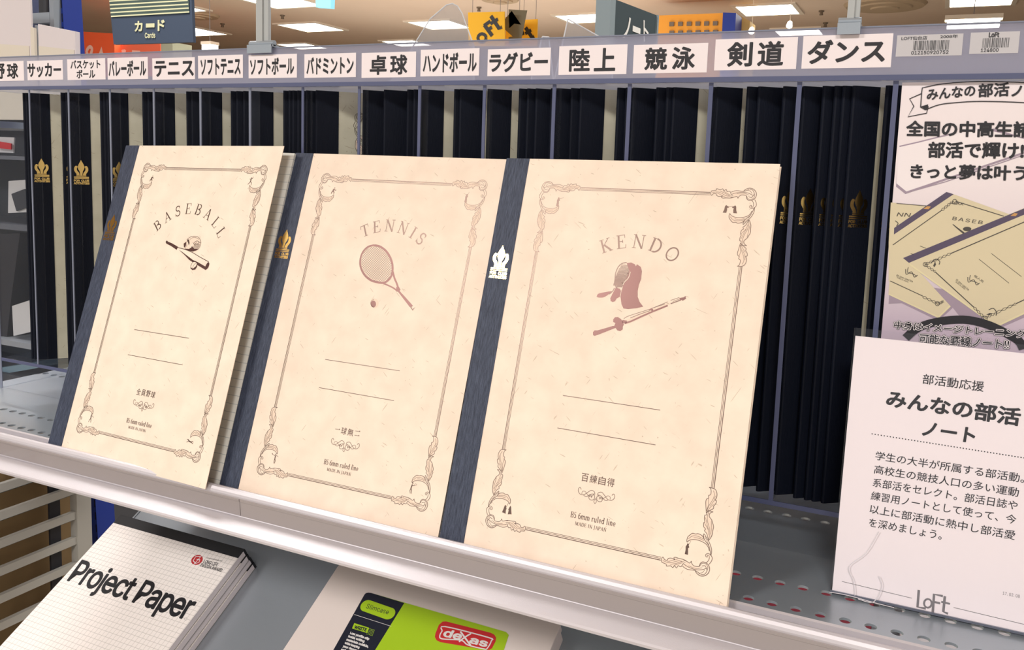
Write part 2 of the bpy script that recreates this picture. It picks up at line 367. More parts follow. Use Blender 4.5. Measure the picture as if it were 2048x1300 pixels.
# ================================================================== MAIN SHELF
shelf = thing('metal_shelf', 'grey perforated metal shelf holding the acrylic rack and leaning notebooks', 'shelf', Matrix.Translation((0, 0, 0)))
ZF = .004
def hole_cell(mb, cx, cy, hx, hy, r, z, zt, n=16):
    vs = []; fs = []
    for k in range(n):
        a = 2 * math.pi * k / n + math.pi / n * 0; c, s_ = math.cos(a), math.sin(a); t = 1 / max(abs(c) / hx, abs(s_) / hy)
        if abs(abs(c) - abs(s_)) < 1e-6: px, py = math.copysign(hx, c), math.copysign(hy, s_)
        else: px, py = c * t, s_ * t
        vs += [(cx + px, cy + py, z), (cx + r * c, cy + r * s_, z), (cx + r * c, cy + r * s_, zt)]
    for k in range(n):
        a = 3 * k; b = 3 * ((k + 1) % n)
        fs += [(a, b, b + 1, a + 1), (a + 1, b + 1, b + 2, a + 2)]
    mb.add(vs, fs)
mb = MB(); XA, XB = -.205, .96
rows = [(.0145, .0062), (.0415, .0062), (.146, .0062)]
px = .01245; xs = [.5585 + px * k for k in range(-61, 32)]
def slab(y0, y1):
    mb.add([(XA, y0, ZF), (XB, y0, ZF), (XB, y1, ZF), (XA, y1, ZF)], [(0, 1, 2, 3)])
y = .0078
for cy, hy in rows:
    slab(y, cy - hy)
    x_l = xs[0] - px / 2; x_r = xs[-1] + px / 2
    mb.add([(XA, cy - hy, ZF), (x_l, cy - hy, ZF), (x_l, cy + hy, ZF), (XA, cy + hy, ZF)], [(0, 1, 2, 3)])
    mb.add([(x_r, cy - hy, ZF), (XB, cy - hy, ZF), (XB, cy + hy, ZF), (x_r, cy + hy, ZF)], [(0, 1, 2, 3)])
    for x in xs: hole_cell(mb, x, cy, px / 2, hy, .0031, ZF, ZF - .0014)
    y = cy + hy
slab(y, .34)
# underside sheet with generous openings below each hole row, side and back flanges
for y0, y1 in ((.0078, .0082), (.021, .035), (.048, .139), (.153, .34)):
    mb.box(XA, XB, y0, y1, ZF - .0030, ZF - .0014)
mb.box(XA - .0015, XA, -.004, .34, -.022, ZF); mb.box(XA, XB, .3385, .34, -.022, ZF)
mb.obj('shelf_panel', M_STEEL, shelf)
# front rail: profile (Y,Z) swept along X
def sweep(prof, xa, xb):
    m = MB(); n = len(prof)
    vs = [(xa, a, b) for a, b in prof] + [(xb, a, b) for a, b in prof]
    m.add(vs, [(i, i + 1, n + i + 1, n + i) for i in range(n - 1)]); m.add(vs, [tuple(range(n))[::-1], tuple(range(n, 2 * n))]); return m
prof = [(.0078, .0040), (.0066, .0032), (.0062, -.0034), (-.0008, -.0034), (-.0014, .0030), (-.0030, .0050), (-.0050, .0056), (-.0066, .0050), (-.0076, .0034), (-.0080, .0018), (-.0072, -.0002), (-.0056, -.0122),
        (-.0062, -.0130), (-.0190, -.0178), (-.0200, -.0188), (-.0198, -.0204), (-.0185, -.0212), (-.0060, -.0222), (.0078, -.0222), (.0078, .0000)]
o = sweep(prof, XA - .0015, XB).obj('front_rail', M_RAIL, shelf); o['label'] = 'silver front rail with a sloping lower flange'
M_INS = mat('grey_insert', rgb(158, 150, 149), .6)
for xa_, xb_ in ((XA, .2050), (.2056, XB)):
    o = sweep([(-.0071, .0006), (-.0080, .0000), (-.0078, -.0016), (-.0073, -.0020), (-.0064, -.0122), (-.0056, -.0122)], xa_, xb_).obj('price_rail_insert', M_INS, shelf); o['label'] = 'darker grey strip set into the rail face'
MB().box(-.0475, .2055, -.0092, -.0079, -.0125, -.0008).obj('label_holder', M_ACR, shelf)

# lower sloping shelf ------------------------------------------------
BT = .53
ey = Vector((0, math.cos(BT), math.sin(BT))); ez = Vector((0, -math.sin(BT), math.cos(BT))); ex = Vector((1, 0, 0))
P0 = Vector((-.1781, .2148, -.1688))
def frame(o, a, b, c):
    M = Matrix((a, b, c)).transposed().to_4x4(); M.translation = o; return M
MP = frame(P0, ex, ey, ez)            # top of pad stack: x right, y up the slope
PT = .0072; NP = 4
low = thing('sloping_shelf', 'grey sloping metal shelf under the perforated shelf, holding paper pads', 'shelf', MP)
TH = PT * NP
mb = MB().box(-.012, 1.1, -.34, .18, -TH - .003, -TH)
mb.box(-.012, 1.1, -.344, -.34, -TH - .003, -TH + .02)
mb.obj('shelf_panel', M_SHELF2, low)
MB().box(-.014, -.012, -.344, .18, -TH - .03, -TH + .001).obj('side_flange', M_SHELF2, low)
MB().box(-.012, 1.1, .178, .18, -TH, -TH + .06).obj('back_flange', M_SHELF2, low)

# ================================================================== NOTEBOOKS
W, H, T = .179, .252, .0052
EMB = None
def emblem_mesh():
    k = Ink(h=.00012)
    P = lambda pts, **a: k.poly(pts, sm=True, **a)
    P([(8.6, 192), (9.6, 190), (10.9, 187.3), (11.3, 185.2), (10.8, 183.2), (10.0, 181.8), (9.6, 179.6), (9.4, 178.2), (7.8, 178.2), (7.6, 179.6), (7.2, 181.8), (6.4, 183.2), (5.9, 185.2), (6.3, 187.3), (7.6, 190)])
    for s_ in (1, -1):
        f = lambda x, y: (8.6 + s_ * x, y)
        P([f(1.3, 178.2), f(1.9, 180.4), f(3.3, 182.4), f(3.5, 184.2), f(2.9, 186.0), f(4.4, 186.6), f(5.6, 185.0), f(5.7, 182.4), f(4.7, 180.4), f(3.9, 179.3), f(3.8, 178.2)])
    k.poly([(4.6, 177.9), (12.6, 177.9), (12.6, 177.2), (4.6, 177.2)]); k.poly([(2.6, 176.8), (14.8, 176.8), (14.8, 175.9), (2.6, 175.9)]); k.poly([(2.6, 175.4), (14.8, 175.4), (14.8, 174.8), (2.6, 174.8)])
    k.text('FOR  CLUB', (2.6, 172.3), (14.8, 172.3), (2.6, 174.1), off=.05)
    k.text('ACTIVITIES', (2.4, 169.9), (15.0, 169.9), (2.4, 171.6), off=.05)
    m = MB()
    # dark creases on the flame, engraved look
    me = me_from(k.mb.v, k.mb.f, 'gold_emblem'); me.materials.append(M_GOLD); return me
EMB = emblem_mesh()

# border ornament traced once for one corner, then mirrored
k3M = None
def nb_frame(x, y_, z_, a, yaw, ro):
    ux = Vector((math.cos(yaw), math.sin(yaw), 0)); n = Vector((-math.sin(yaw), math.cos(yaw), 0))
    vy = n * math.sin(a) + Vector((0, 0, math.cos(a)))
    e1 = ux * math.cos(ro) + vy * math.sin(ro); e2 = -ux * math.sin(ro) + vy * math.cos(ro)
    return frame(Vector((x, y_, z_)), e1, e2, e1.cross(e2))
MK = nb_frame(.3584, .0018, -.001, .3184, -.0174, .0067)
MT = nb_frame(.178, .0011, -.0006, .33, .0049, -.0011)
MBs = nb_frame(-.001, .0005, .0006, .3198, .0057, -.0086)
def tr(pts): 
    out = []
    for x, y in pts:
        q = atM(MK, x / 6.5 + 960, y / 6.5 + 880); out.append((q.x * 1000 - 33.0, q.y * 1000 - 19.9))
    return out
ORN = []   # (pts, width)
for pts, w_ in [
 ([(290,125),(262,135),(240,170),(232,215),(240,250),(222,250),(222,290),(235,320),(228,345),(250,375),(268,400),(285,425)], .34),
 ([(290,125),(315,128),(338,130),(318,140),(305,170),(300,205),(318,225),(308,250),(325,270),(325,300),(310,350),(300,380),(285,425)], .34),
 ([(285,150),(262,190),(262,250),(280,330),(285,400)], .22), ([(312,250),(290,320),(288,400)], .22), ([(240,300),(262,345),(280,410)], .22), ([(250,200),(248,260),(268,330)], .2),
 ([(220,385),(245,410),(245,450),(210,478),(190,510),(170,545),(165,590),(158,640),(165,690),(175,715)], .34),
 ([(220,385),(262,390),(278,400),(278,450),(292,455),(285,500),(270,530),(278,545),(265,590),(240,605),(246,630),(215,650),(190,690),(175,715)], .34),
 ([(262,400),(262,460),(235,530),(205,580),(180,650),(178,700)], .22), ([(210,490),(190,560),(172,640)], .22), ([(270,545),(215,600),(190,660)], .22), ([(275,480),(245,540),(210,600)], .2),
 ([(105,870),(115,810),(150,750),(195,705),(240,665),(238,690),(215,730),(160,770),(130,820),(105,870)], .34),
 ([(215,730),(250,695),(300,690),(320,705),(355,710),(375,740),(390,770),(392,800),(383,835),(372,815),(350,790),(310,770),(260,760),(200,765),(160,790),(135,830)], .34),
 ([(225,725),(290,720),(345,740),(378,790)], .22), ([(220,740),(280,738),(330,755)], .22), ([(150,780),(180,740),(225,690)], .2),
 ([(105,870),(85,890),(82,930),(95,975)], .34), ([(105,870),(135,860),(158,885),(150,905),(135,905),(140,885),(125,880),(112,905),(115,945),(130,975)], .3),
 ([(135,973),(100,985),(75,1025),(75,1075),(100,1120),(145,1143),(190,1130),(210,1110)], .38), ([(135,973),(165,980),(183,1010),(182,1045)], .34),
 ([(95,1060),(98,1010),(135,985),(168,1000),(180,1040)], .26), ([(160,1030),(130,1010),(110,1030),(95,1060),(110,1110),(145,1125)], .3), ([(120,1060),(135,1100),(165,1120)], .2),
 ([(182,1048),(235,1065),(270,1045),(278,1025),(288,1055),(320,1050),(360,1050)], .32), ([(110,1035),(150,1070),(200,1095),(260,1105),(320,1100),(350,1090)], .3), ([(150,1125),(210,1110),(290,1135),(350,1125)], .32), ([(150,1045),(210,1085),(290,1090)], .2),
 ([(320,1050),(360,1045),(410,1055),(450,1060),(465,1075),(450,1090),(490,1090),(520,1110),(525,1135),(555,1140),(580,1120),(588,1150),(575,1185)], .34),
 ([(350,1090),(365,1140),(395,1140),(405,1175),(430,1160),(445,1190),(470,1180),(515,1205),(520,1185),(575,1185)], .34),
 ([(330,1070),(400,1080),(450,1120),(500,1155),(570,1160)], .22), ([(360,1085),(400,1120),(440,1160)], .22), ([(370,1075),(430,1130),(480,1165)], .22), ([(420,1065),(470,1110),(520,1150)], .2)]:
    ORN.append((tr(pts), w_))
LEAFFILL = [tr(p) for p in (
 [(290,130),(240,170),(235,290),(250,370),(285,420),(315,340),(322,280),(300,200)],
 [(250,400),(245,450),(175,545),(162,650),(178,705),(215,650),(265,585),(285,480)],
 [(215,730),(250,700),(300,695),(355,715),(388,790),(380,820),(310,770),(240,760)],
 [(340,1060),(440,1070),(520,1130),(575,1140),(570,1180),(480,1180),(400,1140)],
 [(182,1060),(235,1072),(320,1060),(345,1120),(210,1105)])]
UL, UR, VB, VT = 33.2, 163.8, 20.0, 232.6
def border_mesh():
    k = Ink(h=.00010)
    for (ox, sx, oy, sy) in ((UL, 1, VB, 1), (UR, -1, VB, 1), (UL, 1, VT, -1), (UR, -1, VT, -1)):
        for pts in LEAFFILL: k.poly([(ox + sx * a, oy + sy * b) for a, b in pts], lvl=-1, mi=1)
        for pts, w_ in ORN: k.stroke([(ox + sx * a, oy + sy * b) for a, b in pts], w_ * .9, n=3)
    for dd, w_ in ((-.7, .42), (.15, .25), (.9, .25)):
        k.stroke([(UL + dd, VB + 43), (UL + dd, VT - 43)], w_, sm=False); k.stroke([(UR - dd, VB + 43), (UR - dd, VT - 43)], w_, sm=False)
        k.stroke([(UL + 23.5, VB + dd), (UR - 23.5, VB + dd)], w_, sm=False); k.stroke([(UL + 23.5, VT - dd), (UR - 23.5, VT - dd)], w_, sm=False)
    me = me_from(k.mb.v, k.mb.f, 'printed_border'); me.materials.append(M_INK); me.materials.append(M_INKL)
    for p, i in zip(me.polygons, k.mb.mi): p.material_index = i
    return me
BORDER = border_mesh()
def flourish(k):
    f = lambda pts, w_=.28: [k.stroke([(97.2 + s_ * a, b) for a, b in pts], w_, n=4) for s_ in (1, -1)]
    f([(9.6, 48.6), (10.4, 49.6), (11.3, 48.9), (11.2, 47.2), (9.6, 45.8), (7.4, 46.0), (5.2, 47.8), (3.2, 49.3), (1.2, 48.6), (.8, 47.2)])
    f([(8.8, 46.1), (8.6, 47.6), (7.0, 47.9), (5.0, 46.2), (3.6, 45.5), (2.0, 46.4), (1.5, 47.8)], .22)
    f([(7.6, 45.6), (5.8, 45.2), (3.6, 46.8), (1.8, 47.3), (.7, 46.2), (.9, 44.6), (2.2, 43.8), (3.8, 44.2), (4.2, 45.6), (3.4, 46.4), (2.5, 45.9), (2.8, 45.1)], .28)
    f([(0, 42.2), (.8, 43.3), (.3, 44.6), (-.1, 45.1)], .24)
def man(k, ox, oy, limbs, head, s=1.0):
    k.circle(ox + head[0] * s, oy + head[1] * s, .42 * s, mi=0, n=10)
    for pts, a, b in limbs: k.stroke([(ox + x * s, oy + y_ * s) for x, y_ in pts], a * s, w2=b * s, sm=False)
def fig(k, cx, cy, kind, s=1.0):
    bx, by = cx, cy
    if kind == 'swing': man(k, bx, by, [([(0, 2.6), (.3, .2)], .9, .9), ([(.3, .2), (-.9, -1.4), (-1.3, -3)], .6, .3), ([(.3, .2), (1.1, -1.3), (1.3, -3)], .6, .3), ([(0, 2.4), (1.1, 2.0), (1.8, 2.3)], .5, .3), ([(1.8, 2.3), (3.2, 1.0)], .22, .35)], (.1, 3.3), s)
    if kind == 'pitch': man(k, bx, by, [([(0, 2.4), (-.2, .2)], .8, .8), ([(-.2, .2), (1.2, -.8), (1.6, -2.6)], .55, .3), ([(-.2, .2), (-1.4, -1.2), (-2.4, -2.2)], .55, .3), ([(0, 2.2), (-1.6, 2.2)], .45, .3), ([(0, 2.2), (1.3, 2.9), (1.6, 4)], .45, .3)], (.1, 3.1), s)
    if kind == 'crouch': man(k, bx, by, [([(.3, 1.6), (-.4, -.4)], 1.2, 1.4), ([(-.4, -.4), (1, -.9), (.7, -2.2)], .8, .5), ([(-.4, -.4), (-1.3, -1.0), (-1.4, -2.2)], .8, .5), ([(.3, 1.4), (1.7, .6), (2.3, .9)], .5, .6)], (.7, 2.3), s)
    if kind == 'slide': man(k, bx, by, [([(-1.6, .8), (1.0, .2)], .9, .8), ([(1.0, .2), (3.4, -.6)], .6, .3), ([(1.0, .2), (2.2, 1.1), (3.3, .4)], .5, .3), ([(-1.6, .8), (-2.8, -.4), (-3.6, -.3)], .4, .25), ([(-1.4, .8), (-2.6, 1.6), (-3.6, 1.6)], .4, .25)], (-2.3, 1.5), s)
    if kind == 'serve': man(k, bx, by, [([(0, 2.2), (.1, .1)], .75, .7), ([(.1, .1), (.8, -1.4), (.5, -3.2)], .5, .3), ([(.1, .1), (-.2, -1.6), (.1, -3.2)], .5, .3), ([(0, 2), (-1.5, 2.3), (-2.6, 2.6)], .35, .22), ([(0, 2), (1.5, 2.2), (2.6, 1.7)], .35, .22)], (0, 3), s); k.stroke([(bx - 2.6 * s, by + 2.6 * s), (bx - 3.2 * s, by + 3.3 * s)], .5, sm=False)
    if kind == 'stroke': man(k, bx, by, [([(0, 2.4), (-.5, .1)], .8, .8), ([(-.5, .1), (-1, -1.6), (-.4, -3.4)], .6, .3), ([(-.5, .1), (.3, -1.5), (.5, -3.4)], .55, .3), ([(0, 2.1), (1.3, 1.7), (1.9, 2.3)], .4, .25)], (.1, 3.2), s); k.stroke([(bx + (2.4 + .8 * math.cos(t)) * s, by + (2.7 + .5 * math.sin(t)) * s) for t in [x * .628 for x in range(11)]], .14, sm=False)
    if kind in ('kneel', 'one'):
        k.poly([(bx + x * s, by + y_ * s) for x, y_ in ((-.9, -3.2), (-.7, -.8), (-.9, .8), (-.4, 1.9), (-.2, 2.7), (.5, 2.7), (.7, 1.6), (1.2, .9), (.5, .2), (.7, -1.4), (.9, -3.2))])
        k.stroke([(bx + .5 * s, by + 2.0 * s), (bx + (3.6 if kind == 'kneel' else 1.6) * s, by + (2.6 if kind == 'kneel' else 4.4) * s)], .2, w2=.1, sm=False)
    if kind == 'duel':
        for s_, o_ in ((1, -1.7), (-1, 1.8)):
            k.poly([(bx + (o_ + s_ * x) * s, by + y_ * s) for x, y_ in ((-1.5, -2.3), (-.9, -.3), (-.5, 1.6), (0, 2.5), (.5, 1.8), (.9, .6), (1.2, .2), (.8, -.4), (1.0, -2.8), (0, -2.5))])
        k.stroke([(bx - 1.0 * s, by + 1.2 * s), (bx + .2 * s, by + 4.2 * s)], .18, sm=False)
    if kind == 'apart':
        for s_, o_ in ((1, -2.6), (-1, 2.6)):
            k.poly([(bx + (o_ + s_ * x) * s, by + y_ * s) for x, y_ in ((-1.6, -2.4), (-.9, -.3), (-.7, 1.6), (0, 2.4), (.6, 1.8), (1.6, 1.4), (1.6, .8), (.6, .6), (.8, -.6), (.5, -2.4))])
        k.stroke([(bx - 1.2 * s, by + 1.2 * s), (bx + 1.2 * s, by + 1.8 * s)], .18, sm=False)

def cover_print(parent, M, kanji, title, degs, figs, illus):
    o = link('printed_border', BORDER, parent)
    global TB; TB = .95 if title == 'BASEBALL' else 1.12
    k = Ink(h=.00010); serif_arc(k, title, 98.4, 152.3, 43.8, 8.6, degs); k.obj('printed_title', M_INK, parent)
    k = Ink(h=.00010)
    for (cx, cy), kd in zip(((42.5, 28.5), (154, 28.5), (42.5, 223.5), (153.5, 223.5)), figs): fig(k, cx, cy, kd)
    k.obj('printed_figures', M_INK, parent)['kind'] = 'stuff'
    k = Ink(M, h=.00010); illus(k); k.obj('printed_picture', [M_INK, M_INK2, M_INKL, M_KRAFT], parent)
    k = Ink(h=.00010)
    k.stroke([(66.8, 101.3), (128.2, 101.2)], .38, sm=False); k.stroke([(66.6, 81.5), (128.3, 81.2)], .38, sm=False)
    n = len(kanji); 
    for i, ch in enumerate(kanji):
        x = 86.6 + i * 5.4
        if ch in '一二':
            yy = [56.0] if ch == '一' else [57.2, 54.4]
            for y_ in yy: k.stroke([(x + .3, y_), (x + 4.1, y_ + .1)], .28, sm=False); k.poly([(x + 3.3, y_ + .1), (x + 3.8, y_ + .8), (x + 4.3, y_)])
        else: k.text(ch, (x, 53.4), (x + 4.4, 53.4), (x, 58.1), off=.005)
    flourish(k)
    serif_line(k, 'B5 6mm ruled line', 83.4, 31.9, 3.3, 111.6, bold=1.25)
    serif_line(k, 'MADE IN JAPAN', 87.0, 28.0, 2.0, 106.6, bold=1.3)
    k.obj('printed_text', M_INK, parent)

def page_mesh(w=W, t=T):
    m = MB().box(.002, w - .0008, .0008, H - .0008, -t + .0004, -.0004); return m
def make_display(M, label, kanji, title, degs, figs, illus, phi=0.0, thick=T):
    t = thing('notebook', label, 'notebook', M, 'club activity notebooks leaning face out on the shelf')
    page_mesh(t=thick).obj('page_block', M_PAGE, t)
    MB().box(0.003, W, 0, H, -thick, -thick + .0004).obj('back_cover', M_KRAFT, t)
    Mc = Matrix.Rotation(-phi, 4, 'Y')
    fc = thing('front_cover', '', '')
    del fc['label']; del fc['category']
    bpy.data.objects.remove(fc)
    m = MB()
    # cover sheet with a gentle curl towards the fore edge
    N = 12; vs = []
    for i in range(N + 1):
        x = .002 + (W - .002) * i / N
        vs += [(x, 0, 0), (x, H, 0), (x, 0, -.0004), (x, H, -.0004)]
    for i in range(N):
        a = 4 * i; b = a + 4
        m.add([], [])
        m.f += [(a, b, b + 1, a + 1), (a + 2, a + 3, b + 3, b + 2), (a, a + 2, b + 2, b), (a + 1, b + 1, b + 3, a + 3)]; m.mi += [0] * 4
    m.f += [(0, 1, 3, 2), (4 * N, 4 * N + 2, 4 * N + 3, 4 * N + 1)]; m.mi += [0, 0]; m.v = vs
    fc = m.obj('front_cover', M_KRAFT, t, Mc)
    # cloth wraps spine: front strip, spine, back strip
    cw = .0171; q = .00022
    c, s_ = math.cos(phi), math.sin(phi)
    prof = [(cw * c - q * s_, cw * s_ + q * c), (0.0003, q), (-.0003, -.0002), (-.0004, -thick + .0002), (.0002, -thick - q), (cw, -thick - q), (cw, -thick), (.0008, -thick + .0003), (.0006, -.0003), (cw * c, cw * s_)]
    n = len(prof); m = MB(); vs = [(a, 0, b) for a, b in prof] + [(a, H, b) for a, b in prof]
    m.add(vs, [(i, (i + 1) % n, n + (i + 1) % n, n + i) for i in range(n)])
    # end caps as quads between outer and inner lines
    for base in (0, n):
        for a, b, c2, d in ((0, 1, 8, 9), (1, 2, 3, 8), (3, 4, 7, 8), (4, 5, 6, 7)):
            m.f.append((base + a, base + b, base + c2, base + d)); m.mi.append(0)
    cl = m.obj('spine_cloth', M_CLOTH, t)
    e = link('gold_emblem', EMB, cl, None, Mc @ Matrix.Translation((0, 0, q)))
    Mw = M @ Mc
    cover_print(fc, Mw, kanji, title, degs, figs, illus)
    return t

def ill_kendo(k):
    k.zoom(6.842, 1160, 500)
    k.poly([(640,180),(700,172),(750,195),(765,225),(780,195),(830,230),(848,290),(835,400),(805,480),(790,560),(790,640),(815,710),(865,775),(780,795),(660,808),(595,800),(568,740),(555,640),(568,560),(590,500),(570,470),(630,400),(675,290)], mi=1)
    k.poly([(545,530),(490,515),(440,610),(415,660),(420,700),(450,712),(480,700),(500,665),(545,640),(560,560)], mi=1)
    k.poly([(228,640),(250,600),(330,580),(420,565),(440,570),(400,600),(330,645),(260,650)], mi=1, sm=True)
    k.stroke([(470,520),(450,560),(400,605)], .5); k.stroke([(490,515),(520,500),(580,500)], 1.0)
    k.stroke([(640,170),(575,185),(525,230),(490,310),(478,400),(480,470),(495,510)], .5, lvl=1)
    k.stroke([(665,285),(640,370),(600,430),(575,470)], .45, lvl=1)
    k.stroke([(690,300),(665,380),(610,440),(590,480)], .5, lvl=2, mi=3)
    for i in range(17):
        y0 = 205 + i * 17; a = 585 - i * 7 - (0 if i < 9 else -(i - 9) * 2); b = 660 + min(i, 4) * 2 - max(0, i - 7) * 9
        k.stroke([(a - 30 + 10 * (i < 3), y0), ((a + b) / 2, y0 + 4), (b, y0 + 14)], .36 + .03 * i, lvl=1, sm=False)
    # sword
    k.poly([(178,1125),(200,1100),(240,1100),(330,1075),(450,1040),(500,1040),(500,1060),(350,1120),(260,1155),(200,1175),(180,1165)], mi=1)
    k.poly([(455,950),(480,920),(520,918),(560,945),(590,980),(600,1020),(585,1050),(585,1085),(550,1110),(510,1100),(485,1060),(470,1040),(485,1000),(455,985)], mi=1, lvl=1)
    k.poly([(600,960),(660,950),(830,870),(980,815),(1195,735),(1195,765),(1000,850),(830,930),(700,990),(620,1015)], mi=2)
    k.stroke([(600,940),(660,905),(830,850),(980,800),(1200,710)], .3, lvl=1); k.stroke([(610,1005),(700,975),(830,915),(1000,840),(1200,760)], 1.0, lvl=1, mi=1, sm=False)
    k.stroke([(690,930),(830,875),(960,830)], .4, lvl=1); k.stroke([(1010,790),(1160,740)], .3, lvl=1); k.poly([(945,815),(985,795),(1005,820),(990,838)], mi=1, lvl=2)
    k.stroke([(1240,690),(1360,650)], .3); k.stroke([(1240,735),(1380,685)], .6); k.stroke([(1270,705),(1360,672)], .25)
    k.stroke([(1365,675),(1400,665),(1430,655),(1445,635)], 1.6, w2=.7, mi=1); k.stroke([(1400,690),(1450,660)], .6, mi=1)
    k.stroke([(580,975),(640,985)], 1.6, lvl=1, mi=1)
def ill_tennis(k):
    k.zoom(6.188, 700, 430)
    ring = [(300,375),(225,395),(160,460),(128,560),(135,650),(180,740),(255,805),(340,832),(420,838),(480,800),(515,745),(528,670),(520,590),(490,510),(440,440),(370,390)]
    k.stroke(ring, 1.5, closed=True, mi=1)
    k.stroke([(300,385),(225,410),(165,475),(140,560),(148,645),(190,725),(262,785),(345,812)], .3, lvl=1, mi=2)
    import cmath
    cx, cy = 330, 605
    def inside(x, y):
        a = math.radians(60); dx, dy = x - cx, y - cy; u = dx * math.cos(a) + dy * math.sin(a); v = -dx * math.sin(a) + dy * math.cos(a)
        return (u / 235) ** 2 + (v / 185) ** 2 < 1
    for i in range(-16, 17):
        for dx, dy, w_ in ((1, .95, .16), (.95, -1, .22)):
            ox = cx + (-dy) * i * 15; oy = cy + dx * i * 15; pts = [(ox + dx * t, oy + dy * t) for t in range(-260, 261, 8)]; pts = [p for p in pts if inside(*p)]
            if len(pts) > 1: k.stroke([pts[0], pts[-1]], w_, sm=False)
    k.stroke([(530,700),(550,780),(580,850),(600,920)], 1.3, mi=1); k.stroke([(400,842),(470,870),(540,905),(590,945)], 1.0, mi=1)
    k.poly([(575,890),(600,880),(625,925),(600,955),(570,920)], mi=1)
    k.poly([(595,950),(615,940),(770,1125),(755,1150),(740,1140)], mi=1); k.stroke([(640,985),(770,1130)], 1.3, mi=1); k.poly([(740,1135),(755,1128),(775,1165),(810,1140),(775,1183)], mi=0, lvl=1)
    k.circle(305, 1093, 48, 56, mi=2, n=24, rot=.3); k.circle(290, 1102, 33, 42, lvl=1, mi=1, n=20); k.stroke([(300,1038),(262,1070),(262,1115),(300,1146)], .35, lvl=1)
def ill_base(k):
    k.zoom(8.12, 300, 400)
    k.stroke([(275,690),(350,725),(445,785)], 1.9, w2=2.6, mi=1, sm=False); k.circle(275, 685, 18, 26, mi=0, n=12)
    k.stroke([(445,770),(560,800),(680,848),(800,920),(955,1005)], .5); k.poly([(450,785),(560,808),(680,852),(800,925),(950,1010),(900,1090),(780,1010),(690,985),(600,910),(520,840)], mi=3, lvl=0)
    k.poly([(470,810),(520,840),(600,900),(700,975),(770,1005),(910,1085),(900,1135),(800,1075),(740,1040),(640,975),(560,890)], mi=1, lvl=1)
    k.poly([(955,1008),(965,1040),(945,1100),(905,1135),(890,1120),(905,1070),(930,1025)], mi=1, lvl=2, sm=True)
    k.circle(712, 1065, 62, 50, lvl=3, mi=3, rot=-.9, n=22); k.poly([(660,1090),(700,1115),(745,1080),(768,1035),(765,1085),(735,1130),(690,1137),(662,1115)], lvl=4, mi=1)
    k.stroke([(690,1110),(720,1050),(760,1020)], .25, lvl=5); k.stroke([(662,1085),(680,1040),(710,995),(750,1000),(768,1035)], .35, lvl=5)
    k.poly([(545,710),(600,645),(720,590),(800,620),(828,690),(805,780),(760,815),(690,838),(600,815),(555,790)], mi=2)
    k.stroke([(600,645),(660,600),(740,590),(800,615),(828,690),(805,780)], .3, lvl=1); k.stroke([(650,640),(720,605),(800,640)], .25, lvl=1)
    k.poly([(605,645),(635,640),(645,700),(630,745),(612,720)], mi=0, lvl=1); k.poly([(548,710),(600,670),(600,740),(570,790),(552,760)], mi=1, lvl=1); k.stroke([(560,790),(590,740),(600,670)], .5, lvl=2, mi=3); k.stroke([(610,680),(635,770)], .7, lvl=2, mi=3)
    k.poly([(560,790),(640,795),(680,745),(720,790),(800,790),(750,822),(690,838),(600,815)], mi=1, lvl=1)
    for i in range(7): k.stroke([(700 + i * 14, 690 + (i % 2) * 20), (720 + i * 14, 730), (705 + i * 14, 780)], .4, lvl=1)
    k.stroke([(720,690),(770,665),(820,700)], .4, lvl=1); k.stroke([(660,780),(700,700)], .9, lvl=2, mi=3)

nbK = make_display(MK, 'kendo notebook with navy spine, rightmost of the three leaning on the shelf', '百練自得', 'KENDO', (-23, -11, 2.5, 16, 30), ('duel', 'one', 'kneel', 'apart'), ill_kendo)
nbT = make_display(MT, 'tennis notebook with racket picture, middle of the three leaning notebooks', '一球無二', 'TENNIS', (-26, -14.5, -1.5, 12, 23, 33), ('serve', 'stroke', 'crouch', 'one'), ill_tennis)
nbB = make_display(MBs, 'baseball notebook with lifted cover, leftmost of the three leaning notebooks', '全員野球', 'BASEBALL', (-47, -33, -19, -5.5, 8, 22.5, 37, 50), ('swing', 'slide', 'crouch', 'pitch'), ill_base, phi=.072)

# ------------------------------------------------------------------ acrylic rack
ZBk = .034
MR = Matrix.Translation((X0 - PITCH, D, 0))
rack = thing('acrylic_rack', 'long clear acrylic rack with sport name labels, full of navy notebooks', 'rack', MR)
inv = MR.inverted()
def rk(name, mb, m): 
    mb.v = [tuple(inv @ Vector(v)) for v in mb.v]; return mb.obj(name, m, rack)
XL, XR, YB = -.1862, .95, .30
rk('lid', MB().box(XL, XR, D - .003, YB, ZB - .0030, ZB - .0002), [M_LID])
rk('lid_edge', MB().box(XL, XR, D - .0036, D - .003, ZB - .0030, ZB), [M_EDGE])
rk('label_strip', MB().box(XL, XR, D - .003, D - .0005, ZB, .3165), [M_STRIP])
rk('strip_top_edge', MB().box(XL, XR, D - .0031, D - .0004, .3165, .3172), [M_EDGEL])
rk('base_panel', MB().box(XL + .003, XR, D, YB, ZBk - .003, ZBk - .0002), [M_ACRSIDE])
rk('base_edge', MB().box(XL + .003, XR, D - .0006, D, ZBk - .003, ZBk), [M_EDGE])
rk('side_panel', MB().box(XL, XL + .003, D, YB, ZF, ZB - .003), [M_ACRSIDE])
rk('side_edge', MB().box(XL - .0002, XL + .0032, D - .0006, D, ZF, ZB - .003), [M_EDGEL])
rk('back_panel', MB().box(XL, XR, YB, YB + .003, ZF, ZB), [M_ACRSIDE])
rk('front_skirt', MB().box(XL + .003, XR, D + .0004, D + .0024, ZF, ZBk - .003), [M_ACR])
